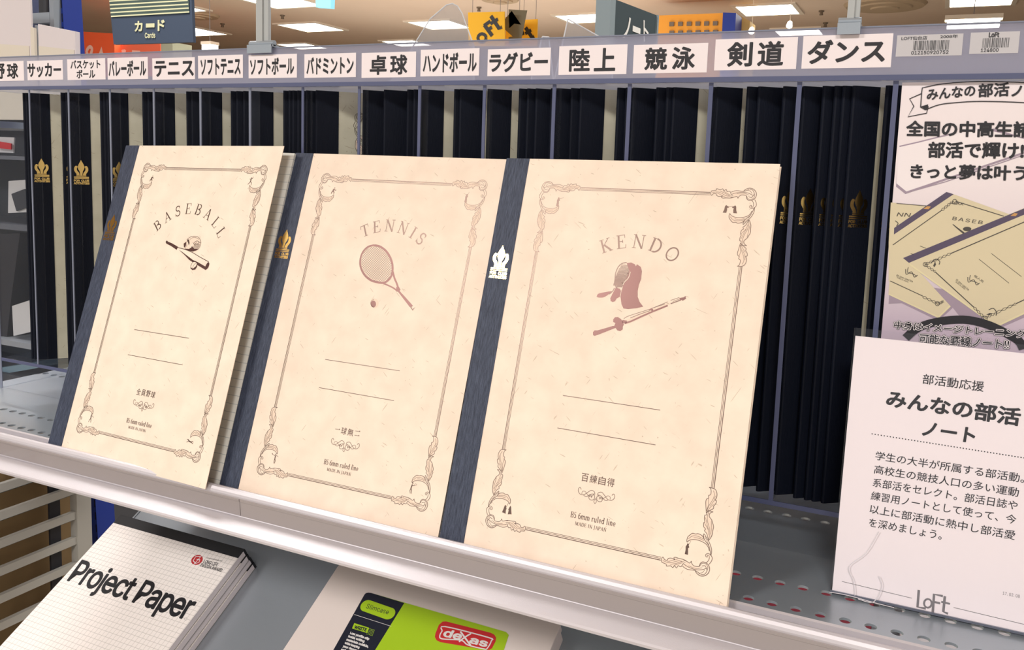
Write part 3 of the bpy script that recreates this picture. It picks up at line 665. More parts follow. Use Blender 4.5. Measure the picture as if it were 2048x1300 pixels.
for k in range(15):
    x = X0 + PITCH * k; wd_ = .0013 + .0013 * k / 14
    mb = MB().box(x - wd_ / 2, x + wd_ / 2, D + .0006, D + .0102, ZBk, ZB - .003, 0).box(x - wd_ / 2 - .0001, x + wd_ / 2 + .0001, D - .0004, D + .0004, ZBk, ZB - .003, 1)
    rk('divider', mb, [M_ACR, M_EDGE if k > 5 else M_EDGEL])
sports = ['baseball', 'soccer', 'basketball', 'volleyball', 'tennis', 'soft tennis', 'softball', 'badminton', 'table tennis', 'handball', 'rugby', 'athletics', 'swimming', 'kendo', 'dance']
LB = [('野球', -40, 48, 123, 162, -11, 36), ('サッカー', 55, 126, 121, 160, 56, 122), ('バスケット|ボール', 135, 211, 117.5, 159.5, 142, 201), ('バレーボール', 215.5, 296, 115, 158.5, 218, 292),
      ('テニス', 305, 390, 115.5, 159, 310, 387), ('ソフトテニス', 396.5, 486, 110.5, 156.5, 402, 481), ('ソフトボール', 497.5, 594, 109, 156, 501, 588), ('バドミントン', 609, 712, 107, 155, 614, 707),
      ('卓球', 723.5, 832, 104.5, 155, 741, 814), ('ハンドボール', 841.5, 958.5, 98, 152, 847, 953), ('ラグビー', 975.5, 1101, 97, 151.5, 980, 1095), ('陸上', 1118, 1254, 90.5, 149, 1140, 1230),
      ('競泳', 1267, 1415, 88, 146, 1291, 1389), ('剣道', 1430, 1594, 76.5, 139.5, 1456, 1566), ('ダンス', 1605, 1784, 69.5, 136, 1617, 1769)]
ML = frame(Vector((0, D - .0031, 0)), Vector((1, 0, 0)), Vector((0, 0, 1)), Vector((0, -1, 0)))
def sticker(name, xa, xb, ya, yb, matl, label):
    """ya / yb: top and bottom pixel rows at the sticker's middle"""
    xm = (xa + xb) / 2; zt = atM(ML, xm, ya).y; zb_ = atM(ML, xm, yb).y
    x0 = atM(ML, xa, (ya + yb) / 2).x; x1 = atM(ML, xb, (ya + yb) / 2).x
    M = ML @ Matrix.Translation((x0, zb_, 0))
    o = MB().box(0, x1 - x0, 0, zt - zb_, 0, .00018).obj(name, matl, None)
    o.parent = rack; o.matrix_parent_inverse = Matrix.Identity(4); o.matrix_local = inv @ M; o['label'] = label
    return o, M, x1 - x0, zt - zb_
for (t, xa, xb, ya, yb, ta, tb), sp in zip(LB, sports):
    o, M, w_, h_ = sticker('name_label', xa, xb, ya, yb, M_WHITE, 'white label reading %s in black Japanese letters' % sp)
    k = Ink(h=.00026); l0 = atM(M, ta, (ya + yb) / 2).x * 1000; l1 = atM(M, tb, (ya + yb) / 2).x * 1000; hh = h_ * 1000
    if '|' in t:
        a, b = t.split('|'); 
        k.text(a, (l0, hh * .53), (l1, hh * .53), (l0, hh * .93), off=.03); wmid = (l1 - l0); k.text(b, (l0 + wmid * .20, hh * .08), (l0 + wmid * .82, hh * .08), (l0 + wmid * .20, hh * .47), off=.03)
    elif len(t) == 2:
        m_ = (l1 - l0); cw_ = m_ * .44
        for i, ch in enumerate(t): k.text(ch, (l0 + i * (m_ - cw_), hh * .13), (l0 + i * (m_ - cw_) + cw_, hh * .13), (l0 + i * (m_ - cw_), hh * .87), off=.03)
    else: k.text(t, (l0, hh * .16), (l1, hh * .16), (l0, hh * .84), off=.035)
    k.obj('printed_name', M_BLACK, o)
M_TAG = mat('price_sticker', rgb(196, 194, 198), .6); M_BAR = mat('dark_grey_print', rgb(66, 66, 70), .6)
for n_, (xa, xb, ya, yb, l1_, l2_, lb) in enumerate(((1793, 1925, 69, 112, 'LOFT仙台店    2008年', '012150920752', 'grey barcode sticker beside the dance label'), (1940, 2038, 64, 107, 'LoFt', '124800', 'torn barcode sticker at the right end of the strip'))):
    o, M, w_, h_ = sticker('barcode_sticker', xa, xb, ya, yb, M_TAG, lb)
    k = Ink(h=.00026); w_ *= 1000; h_ *= 1000; rnd = random.Random(n_ + 3); x = w_ * .26
    if n_ == 0: k.text('LOFT仙台店', (w_ * .07, h_ * .76), (w_ * .46, h_ * .76), (w_ * .07, h_ * .94), off=.02); k.text('2008年', (w_ * .66, h_ * .80), (w_ * .92, h_ * .80), (w_ * .66, h_ * .96), off=.02)
    else: k.text('LoFt', (w_ * .38, h_ * .76), (w_ * .58, h_ * .76), (w_ * .38, h_ * .97), off=.05)
    while x < w_ * .8:
        b = rnd.choice((.18, .3, .45)); k.poly([(x, h_ * .27), (x + b, h_ * .27), (x + b, h_ * .72), (x, h_ * .72)]); x += b + rnd.choice((.2, .3, .45))
    k.text(l2_, (w_ * .24, h_ * .08), (w_ * (.8 if n_ == 0 else .6), h_ * .08), (w_ * .24, h_ * .24), off=.02)
    k.obj('printed_barcode', M_BAR, o)

# ------------------------------------------------------------------ standing notebooks
TS = .0023
def stand_proto(name_border):
    t = bpy.data.objects.new('notebook', None); COL.objects.link(t); t.empty_display_size = .01
    parts = []
    parts.append(MB().box(.002, W - .001, .001, H - .001, -TS + .0003, -.0003).obj('page_block', M_PAGE, t))
    parts.append(MB().box(.001, W, 0, H, -.0003, 0).box(.001, W, 0, H, -TS, -TS + .0003).obj('cover', M_KDIM, t))
    cw = .0171; q = .0002; n = 8
    prof = [(cw, q), (.0006, q), (-.0002, -.0003), (-.0004, -TS / 2), (-.0002, -TS + .0003), (.0006, -TS - q), (cw, -TS - q), (cw, -TS), (.0008, -TS), (.0008, 0), (cw, 0)]
    n = len(prof); m = MB(); vs = [(a, 0, b) for a, b in prof] + [(a, H, b) for a, b in prof]
    m.add(vs, [(i, (i + 1) % n, n + (i + 1) % n, n + i) for i in range(n)])
    for base in (0, n):
        for f_ in ((0, 1, 9, 10), (1, 2, 3, 4, 5, 8, 9), (5, 6, 7, 8)): m.f.append(tuple(base + a for a in f_)); m.mi.append(0)
    parts.append(m.obj('spine_cloth', M_CLOTHD, t, bevel=0))
    parts.append(link('gold_emblem', EMB, t, None, Matrix.Translation((0, 0, q))))
    if name_border: parts.append(link('printed_border', BORDER, t))
    return t, parts
SPX = [46, 51.5, 57.5, 122, 131.5, 137, 200, 207, 213.5, 285, 295.5, 306, 373, 383, 400, 462, 473, 487, 502, 567, 577.5, 585, 595, 612, 632, 726, 768, 814.5, 827, 841, 908.5, 919.5, 975,
       1038, 1054, 1071, 1101.6, 1112, 1141.5, 1159.7, 1234, 1251, 1264, 1312, 1332, 1344, 1418, 1428, 1493, 1515, 1565, 1604, 1644, 1667.5, 1679.5, 1703.5, 1770, 1783]
DIV = [X0 + PITCH * k for k in range(15)]
proto, pparts = stand_proto(False)
protoB, ppartsB = stand_proto(True)
used = set(); lastx = -9; N = len(SPX); place = []
YS = D + .0125
for i, sx in enumerate(SPX):
    th = math.radians(36 + 16 * i / N); x = at(sx, 190, 1, YS).x
    x = max(x, lastx + (TS + .0005) / math.cos(th)); lastx = x
    comp = sum(1 for d in DIV if d < x + .004); place.append([x, th, min(comp, 14), sx])
from collections import Counter
cnt = Counter(p[2] for p in place); seen = Counter()
ordn = ['first', 'second', 'third', 'fourth', 'fifth', 'sixth', 'seventh', 'eighth']
for i, (x, th, comp, sx) in enumerate(place):
    src, pp = (protoB, ppartsB) if sx == 632 else (proto, pparts)
    if id(src) not in used: t = src; used.add(id(src)); 
    else:
        t = src.copy(); COL.objects.link(t)
        for p_ in pp:
            c_ = p_.copy(); COL.objects.link(c_); c_.parent = t
    u = Vector((math.sin(th), math.cos(th), 0)); nrm = Vector((math.cos(th), -math.sin(th), 0))
    dz = random.uniform(0, .0012)
    O = Vector((x, YS, ZBk + dz * .0)) + nrm * TS
    lean = random.uniform(-.002, .002)
    t.matrix_world = frame(O, u, Vector((0, 0, 1)), nrm)
    k = seen[comp]; seen[comp] += 1
    lab = 'navy spined notebook standing in the rack under the %s label, %s' % (sports[comp], ('the only one' if cnt[comp] == 1 else ordn[k] + ' from the left'))
    if sx == 632: lab = 'navy spined notebook under the softball label, scroll border visible on its cover'
    tag(t, lab, 'notebook', 'navy spined notebooks standing in the acrylic rack')

# ------------------------------------------------------------------ poster in the rack
MPo = frame(Vector((.5985, D + .0010, ZBk)), Vector((1, 0, 0)), Vector((0, 0, 1)), Vector((0, -1, 0)))
poster = thing('poster', 'white poster with Japanese text and a photo of notebooks, in the rack right end', 'poster', MPo)
def postern(nt, b):
    tc = nt.nodes.new('ShaderNodeTexCoord'); sp = nt.nodes.new('ShaderNodeSeparateXYZ'); nt.links.new(tc.outputs['Object'], sp.inputs[0])
    c = ramp(nt, mathn(nt, 'DIVIDE', sp.outputs[1], .254), .45, .8, rgb(196, 180, 196), rgb(238, 228, 230)); nt.links.new(c, b.inputs['Base Color'])
MB().box(0, .19, 0, .2525, -.0006, 0).obj('poster_sheet', mat('poster_paper', rgb(230, 220, 224), .5, nodes=postern), poster)
M_PCR = mat('printed_cream', rgb(214, 202, 170), .6); M_PPU = mat('printed_purple', rgb(84, 74, 98), .6); M_PWH = mat('printed_white', rgb(240, 232, 234), .6); M_PSH = mat('printed_lilac_grey', rgb(160, 144, 160), .6); M_PGD = mat('printed_orange_gold', rgb(200, 150, 90), .6); M_PYE = mat('printed_pale_yellow', rgb(222, 212, 172), .6)
k = Ink(MPo, h=.0001); k.zoom(2.364, 1540, 130)
k.poly([(608, 395), (1060, 300), (1201, 345), (1201, 420), (640, 610), (596, 575)], mi=3, lvl=0)
k.poly([(608, 385), (1000, 300), (1201, 350), (1201, 410), (645, 598), (598, 560)], mi=2, lvl=1)
k.stroke([(612, 385), (700, 365), (860, 325)], .7, sm=False, mi=3, lvl=2); k.stroke([(640, 605), (830, 552), (1201, 425)], .5, sm=False, mi=3, lvl=2)
k.zoom(3.824, 1780, 380)
def cl(p): return p
k.poly([(-10, 870), (90, 865), (370, 1000), (480, 900), (560, 1000), (830, 1060), (1130, 930), (1130, 860), (0, 700)], mi=3, lvl=1)
k.poly([(6, 95), (330, 128), (200, 560), (-10, 700), (-10, 400)], mi=0, lvl=2)
k.poly([(480, 30), (980, 210), (860, 320), (150, 545), (465, 890), (372, 980), (-12, 800), (22, 340)], mi=0, lvl=3)
k.poly([(465, 890), (372, 980), (-12, 800), (-12, 790), (370, 965), (450, 885)], mi=5, lvl=4)
k.poly([(432, 15), (487, 32), (30, 340), (32, 290)], mi=1, lvl=4)
k.poly([(100, 520), (1130, 95), (1130, 900), (812, 1050), (145, 557)], mi=0, lvl=5)
k.poly([(812, 1050), (1130, 900), (1130, 885), (812, 1035), (150, 560), (150, 575)], mi=5, lvl=6)
k.poly([(100, 520), (1130, 98), (1130, 145), (145, 557)], mi=1, lvl=6)
for c0 in ((285, 135), (950, 188)): k.poly([(c0[0] - 30, c0[1] + 10), (c0[0], c0[1] - 12), (c0[0] + 28, c0[1] - 8), (c0[0] + 10, c0[1] + 12)], mi=6, lvl=7)
k.obj('printed_photo', [M_PCR, M_PPU, M_PWH, M_PSH, M_BLACK, M_PYE, M_PGD], poster)
k = Ink(MPo, h=.00035); k.zoom(3.824, 1780, 380)
k.stroke([(50, 102), (290, 122)], .35, sm=False); k.stroke([(22, 420), (395, 155)], .4, sm=False); k.stroke([(500, 85), (870, 200)], .4, sm=False); k.stroke([(2, 695), (250, 810)], .4, sm=False)
k.stroke([(465, 485), (1130, 200)], .5, sm=False); k.stroke([(345, 625), (640, 895)], .5, sm=False); k.stroke([(960, 870), (1130, 790)], .5, sm=False)
k.stroke([(775, 485), (1005, 662)], .25, sm=False); k.stroke([(680, 528), (910, 712)], .25, sm=False); k.stroke([(230, 428), (275, 445)], .25, sm=False); k.stroke([(158, 485), (180, 492)], .25, sm=False)
def wig(pts, a=9, n=7):
    for j in range(len(pts) - 1):
        (x0, y0), (x1, y1) = pts[j], pts[j + 1]; L = math.hypot(x1 - x0, y1 - y0); nx, ny = -(y1 - y0) / L, (x1 - x0) / L
        for s_ in (1, -1): k.stroke([(x0 + (x1 - x0) * i / n + s_ * nx * a * (1 if i % 2 else .2), y0 + (y1 - y0) * i / n + s_ * ny * a * (1 if i % 2 else .2)) for i in range(n + 1)], .25)
wig([(395, 155), (470, 95), (560, 108)]); wig([(465, 485), (350, 535), (265, 570), (345, 625)]); wig([(640, 895), (725, 980), (810, 940), (960, 870)]); wig([(250, 815), (370, 870), (410, 850)])
for c0, r_ in (((495, 90), 18), ((270, 568), 16), ((722, 985), 22), ((362, 868), 16)): k.stroke([(c0[0] + r_ * math.cos(t), c0[1] + r_ * math.sin(t)) for t in [q * .7 for q in range(10)]], .3)
k.stroke([(310, 560), (350, 530), (380, 545), (375, 570)], .4); k.stroke([(755, 915), (790, 905), (815, 935), (810, 960)], .4); k.poly([(330, 580), (345, 545), (352, 570), (340, 590)], lvl=0); k.poly([(735, 955), (760, 940), (785, 942), (760, 955)])
serif_px = None
k.text('NN', (50, 200), (150, 205), (62, 172), mode='cap'); k.text('BASEB', (475, 228), (705, 262), (483, 203), mode='cap', space=1.2)
k.stroke([(480, 262), (520, 295), (565, 330)], .35, w2=1.0); k.circle(590, 298, 32, 17); k.stroke([(40, 235), (62, 255), (50, 275)], .4)
k.text('個人用', (640, 662), (708, 710), (648, 645)); k.text('B5 6mm ruled line', (502, 690), (598, 770), (512, 678), mode='cap'); k.text('B5 6mm ruled line', (48, 658), (172, 706), (54, 645), mode='cap')
k.text('MADE IN JAPAN', (500, 705), (570, 762), (506, 697), mode='cap'); k.text('MADE IN JAPAN', (52, 672), (138, 708), (56, 664), mode='cap')
for cx_, cy_ in ((640, 690), (165, 630)):
    k.stroke([(cx_ - 45, cy_ - 25), (cx_ - 40, cy_ + 15), (cx_, cy_ - 5), (cx_ + 20, cy_ + 35), (cx_ + 45, cy_ + 20)], .35); k.stroke([(cx_ - 25, cy_ - 40), (cx_ - 30, cy_), (cx_ + 10, cy_ + 10), (cx_ + 40, cy_ + 30)], .3)
k.obj('printed_lines', mat('brown_grey_print', rgb(74, 70, 66), .6), poster)
k = Ink(MPo, h=.0004); k.zoom(2.364, 1540, 130)
for t, bl, br, h_ in (('みんなの', (742, 166), (968, 146), 50), ('部活', (985, 152), (1128, 146), 62), ('ノート', (1142, 148), (1335, 156), 52)):
    k.text(t, bl, br, (bl[0] + 2, bl[1] - h_), off=.028)
for t, bl, br, h_ in (('全国の中高生諸', (645, 335), (1232, 342), 70), ('部活で輝け!', (748, 437), (1196, 442), 72), ('きっと夢は叶う', (665, 535), (1206, 546), 66)):
    k.text(t, bl, br, (bl[0] + 3, bl[1] - h_), off=.034)
# ribbon
k.stroke([(735, 105), (800, 92), (900, 82), (1030, 78), (1201, 84), (1320, 96)], .5); k.stroke([(735, 212), (800, 188), (880, 178), (1000, 172), (1201, 178), (1320, 190)], .5)
k.stroke([(735, 105), (720, 108), (717, 130), (712, 200), (735, 212)], .5, sm=False); k.stroke([(712, 200), (750, 196), (735, 212)], .4, sm=False); k.stroke([(717, 135), (660, 160), (680, 195), (652, 245), (740, 228), (748, 198)], .5, sm=False)
k.poly([(714, 196), (748, 186), (746, 198), (735, 211)])
k.obj('printed_text', M_BLACK, poster)
k = Ink(MPo, h=.0005); k.zoom(3.824, 1780, 380)
k.stroke([(120, 1130), (220, 1050), (370, 1005), (560, 990), (720, 1020), (850, 1075), (980, 1150), (1020, 1215)], 4.5, mi=0)
for lv, mi, off in ((1, 0, .11), (2, 1, .08), (3, 0, .018)):
    k.text('中身はイメージトレーニング', (30, 1058), (1035, 1132), (38, 1000), off=off, mi=mi, lvl=lv)
    k.text('可能な罫線ノート!!', (222, 1168), (905, 1215), (228, 1098), off=off, mi=mi, lvl=lv)
k.obj('printed_caption', [M_BLACK, M_PWH], poster)

# ------------------------------------------------------------------ A6 sign in a clear L stand
SA = .16
b0 = at(1661, 1183, 2, ZF + .0012)
MSg = frame(b0, Vector((1, 0, 0)), Vector((0, math.sin(SA), math.cos(SA))), Vector((0, -math.cos(SA), math.sin(SA))))
sign = thing('sign_stand', 'clear acrylic stand with white Japanese text card, right of the leaning notebooks', 'sign', MSg)
hp = atM(MSg, 1716, 672).y; ht = atM(MSg, 1716, 656).y
MB().box(.0008, .1045, .0012, hp, 0, .0003).obj('text_card', M_WHITE, sign)
MB().box(0, .1055, 0, ht, .0006, .0016).obj('front_pane', M_ACR, sign)
MB().box(0, .1055, 0, ht, -.0014, -.0004).obj('back_pane', M_ACR, sign)
MB().box(0, .1055, 0, .0012, -.0014, .0016).obj('lower_edge', M_EDGEL, sign)
mb = MB().box(0, .1055, 0, .0012, -.035, -.0014, T=Matrix.Rotation(SA, 4, 'X')); mb.obj('foot', M_ACR, sign)
card = [o for o in sign.children if o.name.startswith('text_card')][0]
k = Ink(MSg, h=.0004); k.zoom(1.94, 1500, 630)
k.text('部活動応援', (668, 266), (905, 298), (673, 228), off=.008)
k.text('みんなの部活', (528, 353), (1042, 430), (537, 291), off=.034); k.text('ノート', (668, 466), (867, 496), (677, 413), off=.034)
for i in range(52): 
    t = i / 51; q = k.c((474 + (1075 - 474) * t, 461 + (556 - 461) * t)); k.mb.add([(q[0] + .00034 * math.cos(a), q[1] + .00034 * math.sin(a), k.z) for a in [j * math.pi / 4 for j in range(8)]], [tuple(range(8))])
for t, bl, br in (('学生の大半が所属する部活動。', (485, 561), (1062, 652)), ('高校生の競技人口の多い運動', (480, 614), (1040, 706)), ('系部活をセレクト。部活日誌や', (475, 665), (1035, 757)), ('練習用ノートとして使って、今', (468, 716), (1030, 812)), ('以上に部活動に熱中し部活愛', (463, 767), (1026, 873)), ('を深めましょう。', (460, 820), (742, 872))):
    k.text(t, bl, br, (bl[0] + 5, bl[1] - 33), off=.006)
k.obj('printed_text', M_BLACK, card)
k = Ink(MSg, h=.0004); k.zoom(1.94, 1500, 630)
k.stroke([(357, 1033), (628, 1098)], .3, sm=False); k.stroke([(790, 1134), (1090, 1206)], .3, sm=False)
k.stroke([(655, 1066), (650, 1132), (682, 1138)], 1.25, sm=False)
k.stroke([(690 + 15 * math.cos(t * .5236), 1118 + 17 * math.sin(t * .5236)) for t in range(13)], .95, sm=False)
k.stroke([(748, 1090), (714, 1083), (709, 1153)], 1.25, sm=False); k.stroke([(712, 1112), (738, 1118)], 1.1, sm=False)
k.stroke([(756, 1090), (750, 1150), (768, 1158)], 1.25, sm=False); k.stroke([(742, 1112), (776, 1120)], 1.0, sm=False)
k.text('17. 02. 08', (980, 1084), (1046, 1097), (981, 1072), off=.0)
k.obj('printed_logo', M_GREYP, card)
# crack in the front pane
mb = MB()
for pts in ([(500, 838), (450, 920), (385, 972), (402, 1030), (408, 1085)], [(500, 1010), (512, 1050), (480, 1110), (420, 1098)], [(310, 1072), (360, 1080), (410, 1092), (480, 1112), (560, 1132)]):
    pp_ = smooth([tuple(atM(MSg, a / 1.94 + 1500, b / 1.94 + 630))[:2] for a, b in pts], 4)
    for a, b in zip(pp_[:-1], pp_[1:]): mb.tube((a[0], a[1], .0018), (b[0], b[1], .0018), .00022, 5)
o = mb.obj('crack', mat('crack_glint', rgb(225, 220, 226), .2), sign); o['label'] = 'whitish crack in the clear pane'

# ------------------------------------------------------------------ pads
M_PAD = mat('pad_grid_paper', rgb(240, 230, 224), .65, nodes=gridlines)
M_TAPE = mat('black_binding_tape', rgb(22, 22, 28), .6); M_RED = mat('red_print', rgb(190, 40, 46), .6)
PW, PL = .181, .257
for i in range(NP):
    dx = (0, .0012, .0006, .0020)[i]; dy = (0, -.0005, .0008, .0004)[i]
    M = MP @ Matrix.Translation((dx, dy, -PT * i))
    lab = ['grid paper pad with black binding, topmost of the stack on the sloping shelf', 'white paper pad second from the top of the pad stack', 'white paper pad third from the top of the pad stack', 'white paper pad at the bottom of the pad stack'][i]
    t = thing('paper_pad', lab, 'notepad', M, 'stacked paper pads on the sloping shelf')
    MB().box(0, PW, -PL, -.0001, -PT + .0008, -.0001).obj('page_block', M_WHITE, t)
    MB().box(0, PW, -PL, 0, -PT + .0001, -PT + .0009).obj('backing_board', mat('grey_board', rgb(150, 146, 142), .8) if i == 0 else bpy.data.materials['grey_board'], t)
    cov = MB().box(0, PW, -PL, -.011, 0, .00012).obj('front_cover', M_PAD, t)
    MB().box(0, PW, -.0112, .0002, .0, .0003).box(0, PW, -.0001, .0003, -PT + .0001, .0003).box(PW - .0002, PW + .0002, -.0025, .0002, -PT + .0001, .0003).obj('binding_tape', M_TAPE, t)
    if i == 0:
        k = Ink(M, h=.0002); k.zoom(3.095, 0, 880)
        k.text('Project Paper', (418, 868), (1152, 1112), (508, 745), off=.018, mode='cap', space=.93)
        k.stroke([(1150 + 9 * math.cos(t_ * .6283), 1108 + 9 * math.sin(t_ * .6283)) for t_ in range(11)], .15, sm=False)
        k.obj('printed_title', M_TAPE, cov)
        k = Ink(M, h=.0002); k.zoom(3.095, 0, 880)
        k.circle(1220, 743, 38, 29, mi=0, rot=-.5, n=24)
        k.stroke([(1240, 722), (1212, 722), (1196, 748), (1212, 765), (1232, 758), (1238, 742), (1218, 740)], .9, mi=1, lvl=1, sm=False); k.stroke([(1196, 775), (1250, 715)], .7, mi=1, lvl=1, sm=False)
        k.obj('award_logo', [M_RED, M_WHITE], cov)
        k = Ink(M, h=.0002); k.zoom(3.095, 0, 880)
        k.text('LONG LIFE', (1258, 762), (1343, 783), (1268, 742), mode='cap', off=.02); k.text('DESIGN AWARD', (1240, 782), (1370, 817), (1250, 764), mode='cap', off=.02); k.text('GOOD DESIGN AWARD 2005', (1278, 733), (1375, 753), (1281, 727), mode='cap')
        k.obj('printed_award', M_TAPE, cov)

# ------------------------------------------------------------------ clipboard case
c0 = atM(MP, 677, 1129); 
MC = MP @ Matrix.Translation((c0.x, .016, -.006))
c1 = atM(MC, 676, 1131); MC = MC @ Matrix.Translation((c1.x, 0, 0))
case = thing('clipboard_case', 'white plastic clipboard case with green and navy label, under the shelf rail', 'case', MC)
CWd = .2407; CL = .31; CT = .0225
M_CASE = mat('frosted_white_plastic', rgb(236, 222, 216), .38)
def rrect(x0, x1, y0, y1, r, n=5):
    out = []
    for cx_, cy_, a in ((x1 - r, y1 - r, 0), (x0 + r, y1 - r, 90), (x0 + r, y0 + r, 180), (x1 - r, y0 + r, 270)):
        out += [(cx_ + r * math.cos(math.radians(a + 90 * i / n)), cy_ + r * math.sin(math.radians(a + 90 * i / n))) for i in range(n + 1)]
    return out
MB().prism([(a, b, -.0085) for a, b in rrect(0, CWd, -CL, 0, .003)], (0, 0, .0085)).obj('case_lid', M_CASE, case, bevel=.0008)
MB().prism([(a, b, -CT) for a, b in rrect(.0012, CWd - .0012, -CL + .001, -.001, .003)], (0, 0, CT - .0090)).obj('case_body', M_CASE, case, bevel=.0008)
MB().box(.02, CWd - .02, -.0012, .0012, -.0105, -.0070).obj('hinge', M_CASE, case)
M_GRN = mat('lime_print', rgb(172, 208, 30), .45); M_NVY = mat('navy_print', rgb(24, 26, 44), .45); M_DRED = mat('red_badge', rgb(206, 44, 48), .45); M_BW = mat('white_print', rgb(236, 230, 228), .5)
Z9 = (3.7236, 600, 1160)
k = Ink(MC, h=.0002); k.zoom(*Z9)
k.poly([(510, 95), (530, 97), (1535, 388), (1555, 410), (1430, 800), (120, 800), (480, 110), (492, 98)], mi=0)
k.poly([(510, 95), (530, 97), (777, 172), (450, 700), (190, 700), (250, 520), (480, 110), (492, 98)], mi=1, lvl=1)
k.stroke([(405, 258), (680, 346)], .35, mi=2, lvl=2, sm=False)
card = k.obj('label_card', [M_GRN, M_NVY, M_BW], case)
k = Ink(MC, h=.0003); k.zoom(*Z9)
k.stroke([(495, 192), (665, 252)], 12.2, sm=False, mi=0, lvl=0)
for c_ in ((497, 193), (663, 251)): 
    q = k.c(c_); k.mb.add([(q[0] + .0061 * math.cos(a), q[1] + .0061 * math.sin(a), k.z) for a in [j * math.pi / 12 for j in range(24)]], [tuple(range(24))], 0)
k.text('Slimcase', (490, 210), (655, 258), (505, 178), mode='cap', mi=1, lvl=1)
k.poly([(405, 322), (515, 357), (500, 396), (388, 362)], mi=0); k.text('WRITE', (403, 362), (492, 384), (412, 340), mode='cap', mi=1, lvl=1, off=.04)
for i in range(5):
    for j in range(5):
        a = 512 + i * 10 - j * 4; b = 360 + j * 10 + i * 3; k.poly([(a, b), (a + 5, b + 1.5), (a + 4, b + 6), (a - 1, b + 4.5)], mi=0)
for n_, t in enumerate(('Low profile clip', 'holds writing', 'materials outside,', 'while keeping', 'your documents', 'safe inside')):
    x = 373 - n_ * 13.5; y_ = 402 + n_ * 24.5; L = (140, 118, 162, 108, 140, 110)[n_]
    k.text(t, (x, y_), (x + L, y_ + L * .33), (x + 6, y_ - 15), mode='cap', mi=2, off=.05)
k.obj('printed_text', [M_GRN, M_NVY, M_BW], card)
k = Ink(MC, h=.0003); k.zoom(*Z9)
f = lambda s_: [(1235 + s_ * a, 430 + s_ * b) for a, b in ((-165, -117), (-140, -117), (190, -32), (222, -5), (222, 20), (185, 80), (160, 90), (-190, 40), (-228, 10), (-225, -20), (-190, -100))]
k.poly([(1235 + a, 430 + b) for a, b in ((-172, -119), (-145, -120), (185, -36), (212, -22), (226, 0), (222, 28), (195, 80), (175, 92), (150, 92), (-190, 34), (-218, 20), (-230, -4), (-226, -30), (-200, -95))], mi=0)
k.stroke([(1060, 380), (1080, 348), (1405, 430), (1425, 455), (1395, 510), (1370, 515), (1250, 485), (1200, 450), (1060, 440), (1042, 415)], 1.1, mi=1, lvl=1, closed=True)
k.text('de', (1065, 418), (1190, 448), (1092, 368), mode='cap', mi=1, lvl=2, off=.03); k.text('as', (1262, 468), (1385, 500), (1284, 420), mode='cap', mi=1, lvl=2, off=.03)
k.stroke([(1195, 385), (1228, 430), (1272, 490)], 1.5, mi=1, lvl=2); k.stroke([(1275, 400), (1225, 430), (1185, 462)], 1.5, mi=1, lvl=2)
k.obj('red_badge', [M_DRED, M_BW], card)

# items under the perforations: red box, then pale folders
M_RBOX = mat('red_box_board', rgb(150, 14, 46), .6)
def low_at(x, y, h): return atM(MP, x, y, h)
o = MB().box(0, .168, 0, .12, 0, .018).obj('red_box', M_RBOX, None, MP @ Matrix.Translation((.61, .045, -TH + .0004)), bevel=.001); tag(o, 'red box on the sloping shelf, glimpsed through the shelf holes', 'box')
o = MB().box(0, .16, 0, .13, 0, .014).obj('white_folder', M_WHITE, None, MP @ Matrix.Translation((.80, .04, -TH + .0004)), bevel=.001); tag(o, 'pale folder on the sloping shelf beside the red box', 'folder')

# ================================================================== NEIGHBOUR FIXTURES (left)
M_SLAT = mat('grey_slat', rgb(182, 180, 174), .5); M_TAN = mat('tan_board', rgb(132, 108, 74), .8); M_DKP = mat('charcoal_panel', rgb(52, 54, 60), .6)
sl = thing('slatted_side_frame', 'grey slatted side frame of the next fixture, below the shelf at left', 'rack', Matrix.Translation((-.3, .0, -.45)))
def slp(name, a, m): 
    mb = MB().box(*a); mb.v = [(x + .3, y, z + .45) for x, y, z in mb.v]; return mb.obj(name, m, sl)
z = -.106
while z > -.44:
    slp('slat', (-.306, -.25, .250, .0, 0, 0)[:0] or (-.306, -.300, -.25, .252, z - .0095, z), M_SLAT); slp('slat_groove', (-.3065, -.3055, -.25, .252, z - .0125, z - .0095), mat('groove_teal', rgb(80, 92, 96), .5) if 'groove_teal' not in bpy.data.materials else bpy.data.materials['groove_teal'])
    z -= .0322
slp('upright', (-.310, -.298, .252, .272, -.45, -.06), M_SLAT); slp('back_board', (-.345, -.342, -.25, .34, -.45, -.06), M_TAN); slp('dark_strut', (-.3095, -.3065, .222, .236, -.45, -.06), mat('black_strut', rgb(28, 28, 36), .6))
# blue post
pt = at(136, 0, 1, .30); pb = at(206, 1060, 1, .30)
ax = (pt - pb); ax.normalize(); sx_ = Vector((0, 1, 0)).cross(ax).normalized()
MPost = frame(pb - ax * .5, sx_, Vector((0, 1, 0)), ax)
post = thing('blue_post', 'bright blue slotted steel post behind the shelf at left', 'post', MPost)
MB().box(-.0265, -.0105, 0, .027, 0, 1.9).obj('post_body', M_BLUE, post)
mb = MB(); z = .05
while z < 1.88: mb.box(-.0128, -.0112, -.0004, .001, z, z + .010); z += .0165
mb.obj('slots', M_BLUED, post)['kind'] = 'stuff'

def px_quad(name, pts, Y, depth, m, parent=None, lab=None, cat=None, ground=False):
    """upright panel given by its outline in a vertical plane at depth Y, with real thickness"""
    P = [at(a, b, 1, Y) for a, b in pts]
    if ground: P[2].z = P[3].z = -1.1
    c = sum(P, Vector()) / len(P)
    o_ = MB().prism([p - c for p in P], (0, depth, 0)).obj(name, m, parent, Matrix.Translation(c))
    if lab: tag(o_, lab, cat)
    return o_, c
